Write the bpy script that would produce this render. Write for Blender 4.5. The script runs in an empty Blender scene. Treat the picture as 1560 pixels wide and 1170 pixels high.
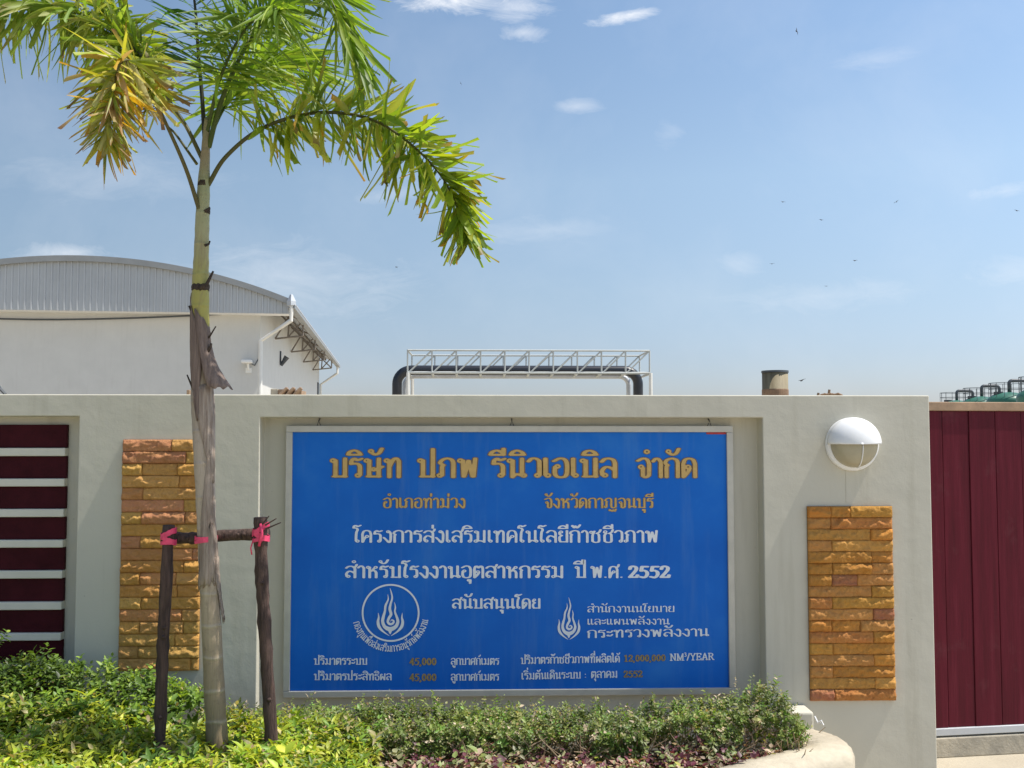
import bpy, bmesh, math, random
import numpy as np
from mathutils import Vector, Matrix, Euler

R = math.radians
random.seed(7)
scene = bpy.context.scene
col = scene.collection

# ------------------------------------------------------------------ camera
F_PX = 1517.0
CAM = Vector((0.0, -4.74, 1.62))
PITCH, ROLL, YAW = 3.02, 0.0, 1.81
cd = bpy.data.cameras.new("camera")
cd.sensor_width = 36.0
cd.lens = 36.0 * F_PX / 1560.0
cd.clip_start = 0.05
cd.clip_end = 3000.0
cam = bpy.data.objects.new("camera", cd)
col.objects.link(cam)
cam.location = CAM
cam.rotation_euler = Euler((R(90 + PITCH), R(ROLL), R(-YAW)), 'XYZ')
scene.camera = cam
MC = cam.rotation_euler.to_matrix()

def ray(px, py):
    return MC @ Vector(((px - 780.0) / F_PX, -(py - 585.0) / F_PX, -1.0))

def P(px, py, Y):
    """point of the place on the plane y = Y seen at photo pixel (px, py)"""
    d = ray(px, py)
    return CAM + d * ((Y - CAM.y) / d.y)

# ------------------------------------------------------------------ light
SUN_EL, SUN_AZ = 63.0, 5.0            # azimuth: degrees the sun stands in front of the wall plane, to the right
world = bpy.data.worlds.new("World")
scene.world = world
world.use_nodes = True
SKY_STRENGTH = 0.13
SUN_STRENGTH = 4.2
scene.view_settings.view_transform = 'Standard'
scene.view_settings.look = 'None'
scene.view_settings.gamma = 1.0
scene.view_settings.exposure = 0.5

sd = bpy.data.lights.new("sun", 'SUN')
sd.energy = SUN_STRENGTH
sd.angle = R(0.5)
sd.color = (1.0, 0.95, 0.87)
sun = bpy.data.objects.new("sun", sd)
col.objects.link(sun)
to_sun = Vector((math.cos(R(SUN_EL)) * math.cos(R(SUN_AZ)), -math.cos(R(SUN_EL)) * math.sin(R(SUN_AZ)), math.sin(R(SUN_EL))))
sun.rotation_euler = to_sun.to_track_quat('Z', 'Y').to_euler()
sun.location = (20, -3, 40)


class NT:
    """small node-tree helper"""
    def __init__(s, tree):
        s.t = tree
        s.t.nodes.clear()
    def n(s, kind, **kw):
        nd = s.t.nodes.new(kind)
        for k, v in kw.items():
            if k.startswith('i_'):
                nd.inputs[k[2:].replace('_', ' ')].default_value = v
            else:
                setattr(nd, k, v)
        return nd
    def l(s, a, b):
        s.t.links.new(a, b)
    def val(s, x, sock):
        if hasattr(x, 'is_output') or hasattr(x, 'links'):
            s.l(x, sock)
        else:
            sock.default_value = x
    def math(s, op, a, b=0.0, c=0.0, clamp=False):
        nd = s.n('ShaderNodeMath', operation=op, use_clamp=clamp)
        s.val(a, nd.inputs[0]); s.val(b, nd.inputs[1]); s.val(c, nd.inputs[2])
        return nd.outputs[0]
    def noise(s, vec, scale, detail=4.0, rough=0.55, dist=0.0):
        nd = s.n('ShaderNodeTexNoise')
        if vec is not None:
            s.l(vec, nd.inputs['Vector'])
        nd.inputs['Scale'].default_value = scale
        nd.inputs['Detail'].default_value = detail
        nd.inputs['Roughness'].default_value = rough
        nd.inputs['Distortion'].default_value = dist
        return nd.outputs['Fac']
    def ramp(s, fac, stops):
        nd = s.n('ShaderNodeValToRGB')
        els = nd.color_ramp.elements
        while len(els) < len(stops):
            els.new(0.5)
        for e, (p, c) in zip(els, stops):
            e.position = p
            e.color = (*c, 1.0) if len(c) == 3 else c
        s.l(fac, nd.inputs['Fac'])
        return nd.outputs['Color']
    def mix(s, fac, a, b, mode='MIX'):
        nd = s.n('ShaderNodeMix', data_type='RGBA', blend_type=mode)
        s.val(fac, nd.inputs[0])
        for x, i in ((a, 6), (b, 7)):
            if isinstance(x, (tuple, list)):
                nd.inputs[i].default_value = (*x, 1.0) if len(x) == 3 else x
            else:
                s.l(x, nd.inputs[i])
        return nd.outputs[2]

# sky: Nishita air plus a few thin clouds placed by world direction
w = NT(world.node_tree)
sky = w.n('ShaderNodeTexSky', sky_type='NISHITA', sun_disc=False)
sky.sun_elevation = R(SUN_EL)
sky.sun_rotation = R(90 + SUN_AZ)
sky.air_density = 1.0
sky.dust_density = 0.7
sky.ozone_density = 1.5
tc = w.n('ShaderNodeTexCoord')
sep = w.n('ShaderNodeSeparateXYZ')
w.l(tc.outputs['Generated'], sep.inputs[0])
yy = w.math('MAXIMUM', sep.outputs['Y'], 0.05)
U = w.math('DIVIDE', sep.outputs['X'], yy)
V = w.math('DIVIDE', sep.outputs['Z'], yy)
cmb = w.n('ShaderNodeCombineXYZ')
w.l(U, cmb.inputs[0]); w.l(V, cmb.inputs[1])
mpw = w.n('ShaderNodeMapping'); mpw.inputs['Scale'].default_value = (0.55, 1.5, 1.0); mpw.inputs['Rotation'].default_value = (0, 0, R(-10))
w.l(cmb.outputs[0], mpw.inputs['Vector'])
ns = w.noise(mpw.outputs[0], 30.0, 9.0, 0.70, 0.9)
nb = w.noise(cmb.outputs[0], 5.0, 5.0, 0.6, 0.3)
CLOUDS = [  # photo pixel of the centre, half width, half height, tilt (deg), strength
    (700, -2, 95, 24, 0, 1.0), (790, 12, 60, 22, 0, 0.6), (800, 50, 34, 14, 0, 0.55),
    (955, 24, 52, 10, 12, 0.8), (878, 162, 32, 12, 0, 0.36), (1530, 290, 60, 11, 10, 0.34),
    (1130, 400, 34, 20, 0, 0.20), (1260, 450, 130, 24, 4, 0.20), (1545, 412, 70, 22, 0, 0.26),
    (450, 425, 170, 50, -6, 0.24), (590, 296, 50, 12, 8, 0.22), (1330, 90, 60, 16, 10, 0.18),
    (100, 385, 70, 14, 0, 0.45), (1020, 205, 22, 18, 0, 0.16), (170, 270, 160, 34, 0, 0.16), (820, 350, 120, 20, 3, 0.18)]
total = None
for (cx, cy, hw, hh, tilt, st) in CLOUDS:
    d = ray(cx, cy)
    u0, v0 = d.x / d.y, d.z / d.y
    du = w.math('SUBTRACT', U, u0); dv = w.math('SUBTRACT', V, v0)
    c_, s_ = math.cos(R(tilt)), math.sin(R(tilt))
    a = w.math('ADD', w.math('MULTIPLY', du, c_ * F_PX / hw), w.math('MULTIPLY', dv, s_ * F_PX / hw))
    b = w.math('ADD', w.math('MULTIPLY', du, -s_ * F_PX / hh), w.math('MULTIPLY', dv, c_ * F_PX / hh))
    r = w.math('SQRT', w.math('ADD', w.math('MULTIPLY', a, a), w.math('MULTIPLY', b, b)))
    m = w.math('SUBTRACT', 1.15, r)
    m = w.math('ADD', m, w.math('MULTIPLY', w.math('SUBTRACT', ns, 0.5), 2.6))
    m = w.math('MULTIPLY', w.math('MULTIPLY', m, 0.75, clamp=True), st)
    total = m if total is None else w.math('MAXIMUM', total, m)
veil = w.math('MULTIPLY', w.math('SUBTRACT', nb, 0.45, clamp=True), 0.35)
total = w.math('ADD', total, veil, clamp=True)
front = w.math('GREATER_THAN', sep.outputs['Y'], 0.1)
total = w.math('MULTIPLY', total, front)
CLOUD = (5.6, 5.75, 6.0)
# humid air: paler and dimmer towards the horizon, brighter on the sun's side
hz = w.ramp(sep.outputs['Z'], [(0.0, (.54, .56, .69)), (0.03, (.57, .575, .71)), (0.08, (.65, .64, .72)), (0.14, (.78, .75, .75)), (0.25, (1.0, .95, .87)), (0.4, (1.0, 1.0, .95)), (1.0, (1.0, 1.0, 1.0))])
side = w.math('MINIMUM', w.math('MAXIMUM', w.math('ADD', w.math('MULTIPLY', sep.outputs['X'], 0.32), 0.93), 0.76), 1.25)
cs_ = w.n('ShaderNodeCombineXYZ')
for q_ in range(3): w.l(side, cs_.inputs[q_])
air = w.mix(1.0, w.mix(1.0, sky.outputs['Color'], hz, 'MULTIPLY'), cs_.outputs[0], 'MULTIPLY')
skyc = w.mix(total, air, CLOUD)
bg = w.n('ShaderNodeBackground')
w.l(skyc, bg.inputs['Color'])
bg.inputs['Strength'].default_value = SKY_STRENGTH
wo = w.n('ShaderNodeOutputWorld')
w.l(bg.outputs[0], wo.inputs['Surface'])

# ------------------------------------------------------------------ materials
def mat(name):
    m = bpy.data.materials.new(name)
    m.use_nodes = True
    k = NT(m.node_tree)
    out = k.n('ShaderNodeOutputMaterial')
    b = k.n('ShaderNodeBsdfPrincipled')
    k.l(b.outputs[0], out.inputs['Surface'])
    k.b, k.out = b, out
    k.obj = k.n('ShaderNodeTexCoord').outputs['Object']
    return m, k

def bump(k, h, strength, dist):
    bp = k.n('ShaderNodeBump')
    bp.inputs['Strength'].default_value = strength
    bp.inputs['Distance'].default_value = dist
    k.l(h, bp.inputs['Height'])
    k.l(bp.outputs[0], k.b.inputs['Normal'])

def simple(name, c, rough=0.6, var=0.12, scale=12.0, metal=0.0, bmp=0.0, bscale=60.0, c2=None, spec=0.5):
    m, k = mat(name)
    nz = k.noise(k.obj, scale, 6.0, 0.62)
    lo = tuple(x * (1 - var) for x in c) if c2 is None else c2
    hi = tuple(min(1.0, x * (1 + var)) for x in c) if c2 is None else c
    k.l(k.ramp(nz, [(0.32, lo), (0.68, hi)]), k.b.inputs['Base Color'])
    k.b.inputs['Roughness'].default_value = rough
    k.b.inputs['Metallic'].default_value = metal
    k.b.inputs['Specular IOR Level'].default_value = spec
    if bmp:
        bump(k, k.noise(k.obj, bscale, 5.0, 0.6), bmp, 0.01)
    return m

def mapped(k, scale):
    mp = k.n('ShaderNodeMapping')
    mp.inputs['Scale'].default_value = scale
    k.l(k.obj, mp.inputs['Vector'])
    return mp.outputs[0]

def plaster(name, c, dirt=0.5):
    m, k = mat(name)
    big = k.noise(k.obj, 1.7, 6.0, 0.6)
    base = k.ramp(big, [(0.3, tuple(x * 0.93 for x in c)), (0.7, c)])
    st = k.noise(mapped(k, (9.0, 9.0, 0.7)), 1.0, 6.0, 0.65)
    stf = k.math('MULTIPLY', k.math('SUBTRACT', st, 0.54, clamp=True), 2.0 * dirt)
    base = k.mix(stf, base, (c[0] * 0.50, c[1] * 0.48, c[2] * 0.40))
    sp = k.noise(k.obj, 46.0, 2.0, 0.5)
    spf = k.math('MULTIPLY', k.math('GREATER_THAN', sp, 0.775), 0.45 * dirt)
    base = k.mix(spf, base, (0.16, 0.14, 0.11))
    k.l(base, k.b.inputs['Base Color'])
    k.b.inputs['Roughness'].default_value = 0.75
    hb = k.math('ADD', k.math('MULTIPLY', k.noise(k.obj, 7.0, 4.0, 0.55), 0.7), k.math('MULTIPLY', k.noise(k.obj, 120.0, 3.0, 0.6), 0.07))
    bump(k, hb, 0.35, 0.012)
    return m

M = {}
M['plaster'] = plaster('cream_plaster', (0.585, 0.555, 0.455), 0.75)
M['white_plaster'] = plaster('white_plaster', (0.78, 0.78, 0.77), 0.35)
M['shed_wall'] = plaster('shed_plaster', (0.62, 0.61, 0.57), 0.25)
M['maroon'] = simple('maroon_paint', (0.105, 0.010, 0.020), 0.55, 0.22, 9.0, bmp=0.15, bscale=40, spec=0.12)
m, k = mat('maroon_gate_paint'); M['gate_paint'] = m
g1 = k.noise(mapped(k, (26, 26, 1.6)), 1.0, 6.0, 0.65); g2 = k.noise(k.obj, 5.0, 5.0, 0.6)
gc_ = k.ramp(g1, [(0.3, (.072, .008, .014)), (0.55, (.105, .010, .020)), (0.75, (.135, .018, .030))])
gc_ = k.mix(k.math('MULTIPLY', k.math('SUBTRACT', g2, 0.58, clamp=True), 1.6), gc_, (.17, .07, .075))
k.l(gc_, k.b.inputs['Base Color']); k.b.inputs['Roughness'].default_value = 0.5; k.b.inputs['Specular IOR Level'].default_value = 0.14
bump(k, g1, 0.25, 0.006)
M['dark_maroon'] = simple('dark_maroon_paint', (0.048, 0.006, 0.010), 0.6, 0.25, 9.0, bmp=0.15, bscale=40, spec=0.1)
M['rail_cream'] = simple('cream_rail_paint', (0.66, 0.63, 0.53), 0.5, 0.06, 6.0)
M['white_paint'] = simple('white_paint', (0.80, 0.79, 0.75), 0.5, 0.05, 6.0)
M['lamp_white'] = simple('lamp_enamel', (0.82, 0.82, 0.81), 0.28, 0.03, 8.0)
M['alu'] = simple('aluminium_frame', (0.52, 0.50, 0.44), 0.42, 0.08, 14.0, metal=0.25)
M['grey_metal'] = simple('galvanised_metal', (0.50, 0.52, 0.54), 0.45, 0.10, 2.0, metal=0.2)
M['clad'] = simple('grey_cladding', (0.46, 0.475, 0.48), 0.45, 0.06, 0.8, metal=0.15)
M['roof_sheet'] = simple('roof_sheet', (0.46, 0.48, 0.50), 0.45, 0.08, 0.8, metal=0.15)
M['trim'] = simple('weathered_trim', (0.25, 0.26, 0.26), 0.55, 0.12, 1.5)
M['steel_grey'] = simple('painted_steel', (0.44, 0.46, 0.44), 0.5, 0.08, 3.0)
M['rust_steel'] = simple('rusty_steel', (0.24, 0.15, 0.09), 0.8, 0.3, 9.0)
M['dull_steel'] = simple('dull_brown_steel', (0.20, 0.17, 0.14), 0.7, 0.25, 6.0)
M['black_pipe'] = simple('black_plastic_pipe', (0.018, 0.020, 0.026), 0.35, 0.15, 2.0)
M['green_tank'] = simple('green_fibreglass', (0.04, 0.15, 0.10), 0.4, 0.25, 0.6)
M['dark_metal'] = simple('dark_metal', (0.06, 0.07, 0.08), 0.5, 0.2, 5.0)
M['pvc'] = simple('white_plastic_pipe', (0.72, 0.70, 0.64), 0.5, 0.06, 3.0)
M['concrete'] = simple('weathered_concrete', (0.56, 0.50, 0.38), 0.85, 0.0, 5.0, bmp=0.5, bscale=30, c2=(0.36, 0.31, 0.23))
M['track_concrete'] = simple('track_concrete', (0.52, 0.46, 0.35), 0.85, 0.0, 7.0, bmp=0.4, bscale=40, c2=(0.32, 0.29, 0.23))
M['pave'] = simple('pavement_concrete', (0.48, 0.43, 0.33), 0.9, 0.0, 1.1, bmp=0.4, bscale=50, c2=(0.37, 0.32, 0.24))
M['soil'] = simple('planter_soil', (0.075, 0.048, 0.030), 0.95, 0.35, 16.0, bmp=0.8, bscale=40)
M['tie'] = simple('pink_tape', (0.78, 0.06, 0.15), 0.5, 0.2, 40.0)
M['bird'] = simple('dark_plumage', (0.03, 0.03, 0.035), 0.8, 0.1, 20)
M['twig'] = simple('brown_twig', (0.36, 0.26, 0.16), 0.9, 0.35, 30.0)
M['brown_tile'] = simple('brown_clay', (0.36, 0.24, 0.15), 0.8, 0.3, 8.0)
M['white_ink'] = simple('white_lettering', (0.80, 0.83, 0.86), 0.45, 0.06, 30)
M['gold_ink'] = simple('gold_lettering', (0.62, 0.40, 0.13), 0.45, 0.10, 30)
M['brown_ink'] = simple('brown_outline', (0.20, 0.13, 0.07), 0.5, 0.10, 30)
M['faded_ink'] = simple('faded_gold_lettering', (0.34, 0.24, 0.09), 0.5, 0.4, 160)
M['red_ink'] = simple('red_sticker', (0.45, 0.03, 0.03), 0.5, 0.2, 90)
M['glass_dull'] = simple('dusty_lamp_glass', (0.40, 0.36, 0.25), 0.25, 0.1, 7.0)

def bark_mat(name, a, b, sc=(60, 60, 7)):
    m, k = mat(name)
    nz = k.noise(mapped(k, sc), 1.0, 7.0, 0.7)
    k.l(k.ramp(nz, [(0.3, a), (0.72, b)]), k.b.inputs['Base Color'])
    k.b.inputs['Roughness'].default_value = 0.9
    bump(k, nz, 0.9, 0.02)
    return m
M['stake'] = bark_mat('stake_bark', (0.030, 0.018, 0.014), (0.15, 0.090, 0.070))
M['stub'] = bark_mat('stub_bark', (0.025, 0.018, 0.014), (0.10, 0.07, 0.05))
M['sheath_dark'] = bark_mat('dark_sheath', (0.11, 0.075, 0.062), (0.36, 0.27, 0.22), (70, 70, 4))
M['sheath'] = bark_mat('dry_sheath', (0.19, 0.135, 0.100), (0.56, 0.46, 0.37), (70, 70, 4))

# blue vinyl panel: weathered streaks, a little gloss
m, k = mat('blue_vinyl'); M['blue'] = m
st = k.noise(mapped(k, (14, 14, 1.3)), 1.0, 6.0, 0.65)
cl = k.noise(k.obj, 2.2, 5.0, 0.6)
c0 = k.ramp(cl, [(0.28, (0.006, 0.125, 0.54)), (0.55, (0.010, 0.155, 0.61)), (0.8, (0.035, 0.215, 0.64))])
c1 = k.mix(k.math('MULTIPLY', k.math('SUBTRACT', st, 0.52, clamp=True), 1.0), c0, (0.16, 0.30, 0.52))
k.l(c1, k.b.inputs['Base Color'])
k.b.inputs['Roughness'].default_value = 0.45
k.b.inputs['Specular IOR Level'].default_value = 0.15

# sandstone: colour of each stone kept per stone, veined
m, k = mat('split_sandstone'); M['stone'] = m
at = k.n('ShaderNodeAttribute', attribute_name='col')
vein = k.noise(mapped(k, (6, 6, 26)), 1.0, 6.0, 0.65, 0.6)
cc = k.mix(k.math('MULTIPLY', k.math('SUBTRACT', vein, 0.38, clamp=True), 1.2), at.outputs['Color'], (0.52, 0.30, 0.085))
grit = k.noise(k.obj, 190.0, 5.0, 0.7); patch = k.noise(k.obj, 26.0, 5.0, 0.65)
cc = k.mix(k.math('MULTIPLY', k.math('SUBTRACT', patch, 0.52, clamp=True), 2.4, clamp=True), cc, (0.30, 0.155, 0.065))
cc = k.mix(k.math('MULTIPLY', k.math('SUBTRACT', grit, 0.56, clamp=True), 2.2, clamp=True), cc, (0.27, 0.16, 0.08))
k.l(cc, k.b.inputs['Base Color'])
k.b.inputs['Roughness'].default_value = 0.92
k.b.inputs['Specular IOR Level'].default_value = 0.2
bump(k, grit, 0.9, 0.006)

# palm trunk: ringed grey foot, dry sheath in the middle, waxy green crownshaft
m, k = mat('palm_trunk'); M['trunk'] = m
sp = k.n('ShaderNodeSeparateXYZ'); k.l(k.obj, sp.inputs[0])
z = k.math('ADD', sp.outputs['Z'], k.math('MULTIPLY', k.noise(k.obj, 14.0, 4.0, 0.6), 0.16))
base = k.ramp(k.math('DIVIDE', z, 3.0), [(0.0, (0.19, 0.125, 0.065)), (0.10, (0.26, 0.19, 0.11)), (0.22, (0.38, 0.295, 0.19)), (0.34, (0.46, 0.375, 0.27)), (0.50, (0.42, 0.35, 0.28)), (0.615, (0.26, 0.20, 0.12)), (0.64, (0.36, 0.32, 0.07)), (0.70, (0.34, 0.32, 0.09)), (0.76, (0.34, 0.33, 0.18)), (0.83, (0.28, 0.30, 0.16)), (0.87, (0.27, 0.22, 0.13)), (1.0, (0.18, 0.22, 0.05))])
ringn = k.math('MULTIPLY', k.math('POWER', k.math('SINE', k.math('ADD', k.math('MULTIPLY', sp.outputs['Z'], 25.0), k.math('MULTIPLY', k.noise(k.obj, 5.0), 1.4))), 60.0), 0.5)
low = k.math('LESS_THAN', sp.outputs['Z'], 0.92)
base = k.mix(k.math('MULTIPLY', ringn, low), base, (0.52, 0.45, 0.33))
blot = k.noise(k.obj, 34.0, 5.0, 0.7)
base = k.mix(k.math('MULTIPLY', k.math('SUBTRACT', blot, 0.56, clamp=True), 2.6, clamp=True), base, (0.12, 0.085, 0.055))
bl2 = k.noise(mapped(k, (26, 26, 7)), 1.0, 6.0, 0.7, 0.5)
base = k.mix(k.math('MULTIPLY', k.math('SUBTRACT', bl2, 0.50, clamp=True), 3.2, clamp=True), base, (0.22, 0.165, 0.10))
k.l(base, k.b.inputs['Base Color'])
k.b.inputs['Roughness'].default_value = 0.6
bump(k, k.math('ADD', k.noise(mapped(k, (90, 90, 8)), 1.0, 5.0, 0.6), ringn), 0.5, 0.01)

def leaf_mat(name, trans=0.35, rough=0.42):
    m, k = mat(name)
    at = k.n('ShaderNodeAttribute', attribute_name='col')
    k.l(at.outputs['Color'], k.b.inputs['Base Color'])
    k.b.inputs['Roughness'].default_value = rough
    tr = k.n('ShaderNodeBsdfTranslucent')
    br = k.mix(1.0, at.outputs['Color'], (1.9, 1.8, 0.8), 'MULTIPLY')
    k.l(br, tr.inputs['Color'])
    ms = k.n('ShaderNodeMixShader'); ms.inputs[0].default_value = trans
    k.l(k.b.outputs[0], ms.inputs[1]); k.l(tr.outputs[0], ms.inputs[2])
    k.l(ms.outputs[0], k.out.inputs['Surface'])
    return m
M['leaf'] = leaf_mat('leaf', 0.30, 0.48)
M['palm_leaf'] = leaf_mat('palm_leaf', 0.42, 0.5)

# ------------------------------------------------------------------ mesh helpers
class MB:
    def __init__(s):
        s.v, s.f, s.c = [], [], []
    def add(s, vs, fs, c=None):
        o = len(s.v)
        s.v += [tuple(x) for x in vs]
        s.f += [tuple(i + o for i in f) for f in fs]
        if c is not None:
            s.c += [c] * len(vs)
    def box(s, a, b):
        (x0, y0, z0), (x1, y1, z1) = a, b
        s.add([(x0, y0, z0), (x1, y0, z0), (x1, y1, z0), (x0, y1, z0), (x0, y0, z1), (x1, y0, z1), (x1, y1, z1), (x0, y1, z1)],
              [(0, 3, 2, 1), (4, 5, 6, 7), (0, 1, 5, 4), (1, 2, 6, 5), (2, 3, 7, 6), (3, 0, 4, 7)])
    def tube(s, pts, rad, seg=10, cap=True, c=None, wob=0.0, rng=None):
        pts = [Vector(p) for p in pts]
        n = len(pts)
        if not hasattr(rad, '__len__'):
            rad = [rad] * n
        vs, fs = [], []
        ref = None
        for i, p in enumerate(pts):
            t = (pts[min(i + 1, n - 1)] - pts[max(i - 1, 0)]).normalized()
            if ref is None:
                ref = t.orthogonal().normalized()
            ref = (ref - t * ref.dot(t)).normalized()
            bi = t.cross(ref)
            for j in range(seg):
                a = 2 * math.pi * j / seg
                rr = rad[i] * (1 + (rng.uniform(-wob, wob) if wob else 0))
                vs.append(p + ref * (math.cos(a) * rr) + bi * (math.sin(a) * rr))
        for i in range(n - 1):
            for j in range(seg):
                k2 = (j + 1) % seg
                fs.append((i * seg + j, i * seg + k2, (i + 1) * seg + k2, (i + 1) * seg + j))
        if cap:
            fs.append(tuple(range(seg - 1, -1, -1)))
            fs.append(tuple((n - 1) * seg + j for j in range(seg)))
        s.add(vs, fs, c)
    def lathe(s, prof, seg=32, center=(0, 0, 0), axis='Z', a0=0.0, a1=360.0):
        """profile of (radius, height); axis Z up, or Y (height grows towards -y)"""
        full = abs(a1 - a0 - 360) < 1e-6
        m_ = seg if full else seg + 1
        vs, fs = [], []
        for (r, h) in prof:
            for j in range(m_):
                a = R(a0 + (a1 - a0) * j / seg)
                if axis == 'Z':
                    q = (r * math.cos(a), r * math.sin(a), h)
                else:
                    q = (r * math.cos(a), -h, r * math.sin(a))
                vs.append((q[0] + center[0], q[1] + center[1], q[2] + center[2]))
        for i in range(len(prof) - 1):
            for j in range(seg):
                k2 = (j + 1) % m_
                fs.append((i * m_ + j, i * m_ + k2, (i + 1) * m_ + k2, (i + 1) * m_ + j))
        s.add(vs, fs)
    def build(s, name, m, parent=None, smooth=False, bevel=0.0, segs=2, weld=False):
        me = bpy.data.meshes.new(name)
        me.from_pydata(s.v, [], s.f)
        if s.c:
            at = me.attributes.new('col', 'FLOAT_COLOR', 'POINT')
            at.data.foreach_set('color', np.array([(*c, 1.0) for c in s.c], dtype=np.float32).ravel())
        if weld or bevel:
            bm = bmesh.new(); bm.from_mesh(me)
            bmesh.ops.remove_doubles(bm, verts=bm.verts, dist=1e-5)
            bmesh.ops.recalc_face_normals(bm, faces=bm.faces)
            bm.to_mesh(me); bm.free()
        me.materials.append(m)
        if smooth:
            me.shade_smooth()
        o = bpy.data.objects.new(name, me)
        col.objects.link(o)
        if parent:
            o.parent = parent
        if bevel:
            md = o.modifiers.new('bevel', 'BEVEL')
            md.width = bevel; md.segments = segs; md.limit_method = 'ANGLE'; md.angle_limit = R(40)
        return o

def tag(o, label=None, cat=None, group=None, kind=None):
    for k_, v_ in (('label', label), ('category', cat), ('group', group), ('kind', kind)):
        if v_:
            o[k_] = v_
    return o

def empty(name, loc, label, cat, group=None, rz=0.0):
    o = bpy.data.objects.new(name, None)
    o.empty_display_size = 0.1
    col.objects.link(o)
    o.location = loc
    o.rotation_euler = (0, 0, rz)
    return tag(o, label, cat, group)

def copy_tree(o, parent=None):
    c = o.copy(); col.objects.link(c); c.parent = parent
    for ch in list(o.children):
        copy_tree(ch, c)
    return c

def fast_mesh(name, verts, faces, nper, m, parent=None, colors=None):
    """numpy mesh: verts (N,3), faces (F,nper)"""
    me = bpy.data.meshes.new(name)
    nv, nf = len(verts), len(faces)
    me.vertices.add(nv); me.loops.add(nf * nper); me.polygons.add(nf)
    me.vertices.foreach_set('co', np.asarray(verts, np.float32).ravel())
    me.loops.foreach_set('vertex_index', np.asarray(faces, np.int32).ravel())
    me.polygons.foreach_set('loop_start', np.arange(0, nf * nper, nper, dtype=np.int32))
    me.polygons.foreach_set('loop_total', np.full(nf, nper, dtype=np.int32))
    if colors is not None:
        at = me.attributes.new('col', 'FLOAT_COLOR', 'POINT')
        c4 = np.ones((nv, 4), np.float32); c4[:, :3] = colors
        at.data.foreach_set('color', c4.ravel())
    me.materials.append(m)
    me.update(); me.validate()
    o = bpy.data.objects.new(name, me)
    col.objects.link(o)
    if parent:
        o.parent = parent
    return o

def norm(a):
    return a / np.maximum(np.linalg.norm(a, axis=-1, keepdims=True), 1e-9)

def leaves(pos, d, up, ln, wd, colr, bend=0.25, fold=0.18):
    """arrays -> leaf blades, each a folded, drooping blade of 6 quads"""
    n = len(pos)
    d = norm(d)
    side = norm(np.cross(d, up))
    nrm = norm(np.cross(side, d))
    ts = np.array([0.0, 0.30, 0.65, 1.0]); ws = np.array([0.12, 1.0, 0.80, 0.04])
    V_ = np.zeros((n, 12, 3))
    for i in range(4):
        c = pos + d * (ln * ts[i])[:, None] - nrm * (bend * ln * ts[i] ** 2)[:, None]
        h = (wd * ws[i] * 0.5)[:, None]
        V_[:, i * 3] = c - side * h + nrm * h * fold
        V_[:, i * 3 + 1] = c - nrm * h * fold
        V_[:, i * 3 + 2] = c + side * h + nrm * h * fold
    fq = []
    for i in range(3):
        for j in range(2):
            fq.append((i * 3 + j, i * 3 + j + 1, i * 3 + j + 4, i * 3 + j + 3))
    fq = np.array(fq)
    Fq = (fq[None] + (np.arange(n) * 12)[:, None, None]).reshape(-1, 4)
    C_ = np.repeat(colr[:, None, :], 12, axis=1)
    return V_.reshape(-1, 3), Fq, C_.reshape(-1, 3)

# ------------------------------------------------------------------ ground
def sheet(name, x0, x1, y0, y1, z, m):
    b = MB()
    b.add([(x0, y0, z), (x1, y0, z), (x1, y1, z), (x0, y1, z)], [(0, 1, 2, 3)])
    return tag(b.build(name, m), kind='structure')
sheet('ground', -900, 900, -900, 900, 0.0, M['pave'])

# ------------------------------------------------------------------ boundary wall
wall_top = P(700, 601.5, 0).z
X_END = (P(1418.5, 640, 0).x + P(1424, 1100, 0).x) / 2
RX0 = (P(396, 640, 0).x + P(391, 1040, 0).x) / 2
RX1 = (P(1162.5, 640, 0).x + P(1166.5, 1040, 0).x) / 2
RZ1 = P(780, 636, 0).z
OX1 = (P(119.5, 640, 0).x + P(113.5, 1000, 0).x) / 2
OZ1 = P(60, 634, 0).z
xs = [-8.0, -3.35, OX1, RX0, RX1, X_END]
zs = [-0.3, 0.02, 0.08, OZ1, RZ1, wall_top]
if OZ1 < RZ1:
    zs = [-0.3, 0.02, 0.08, OZ1, RZ1, wall_top]
else:
    zs = [-0.3, 0.02, 0.08, RZ1, OZ1, wall_top]
DEP, THK = 0.10, 0.22
def depth(i, j):
    xm, zm = (xs[i] + xs[i + 1]) / 2, (zs[j] + zs[j + 1]) / 2
    if -3.35 < xm < OX1 and 0.08 < zm < OZ1: return DEP
    if RX0 < xm < RX1 and 0.02 < zm < RZ1: return DEP
    return 0.0
b = MB()
nx, nz = len(xs) - 1, len(zs) - 1
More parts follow.
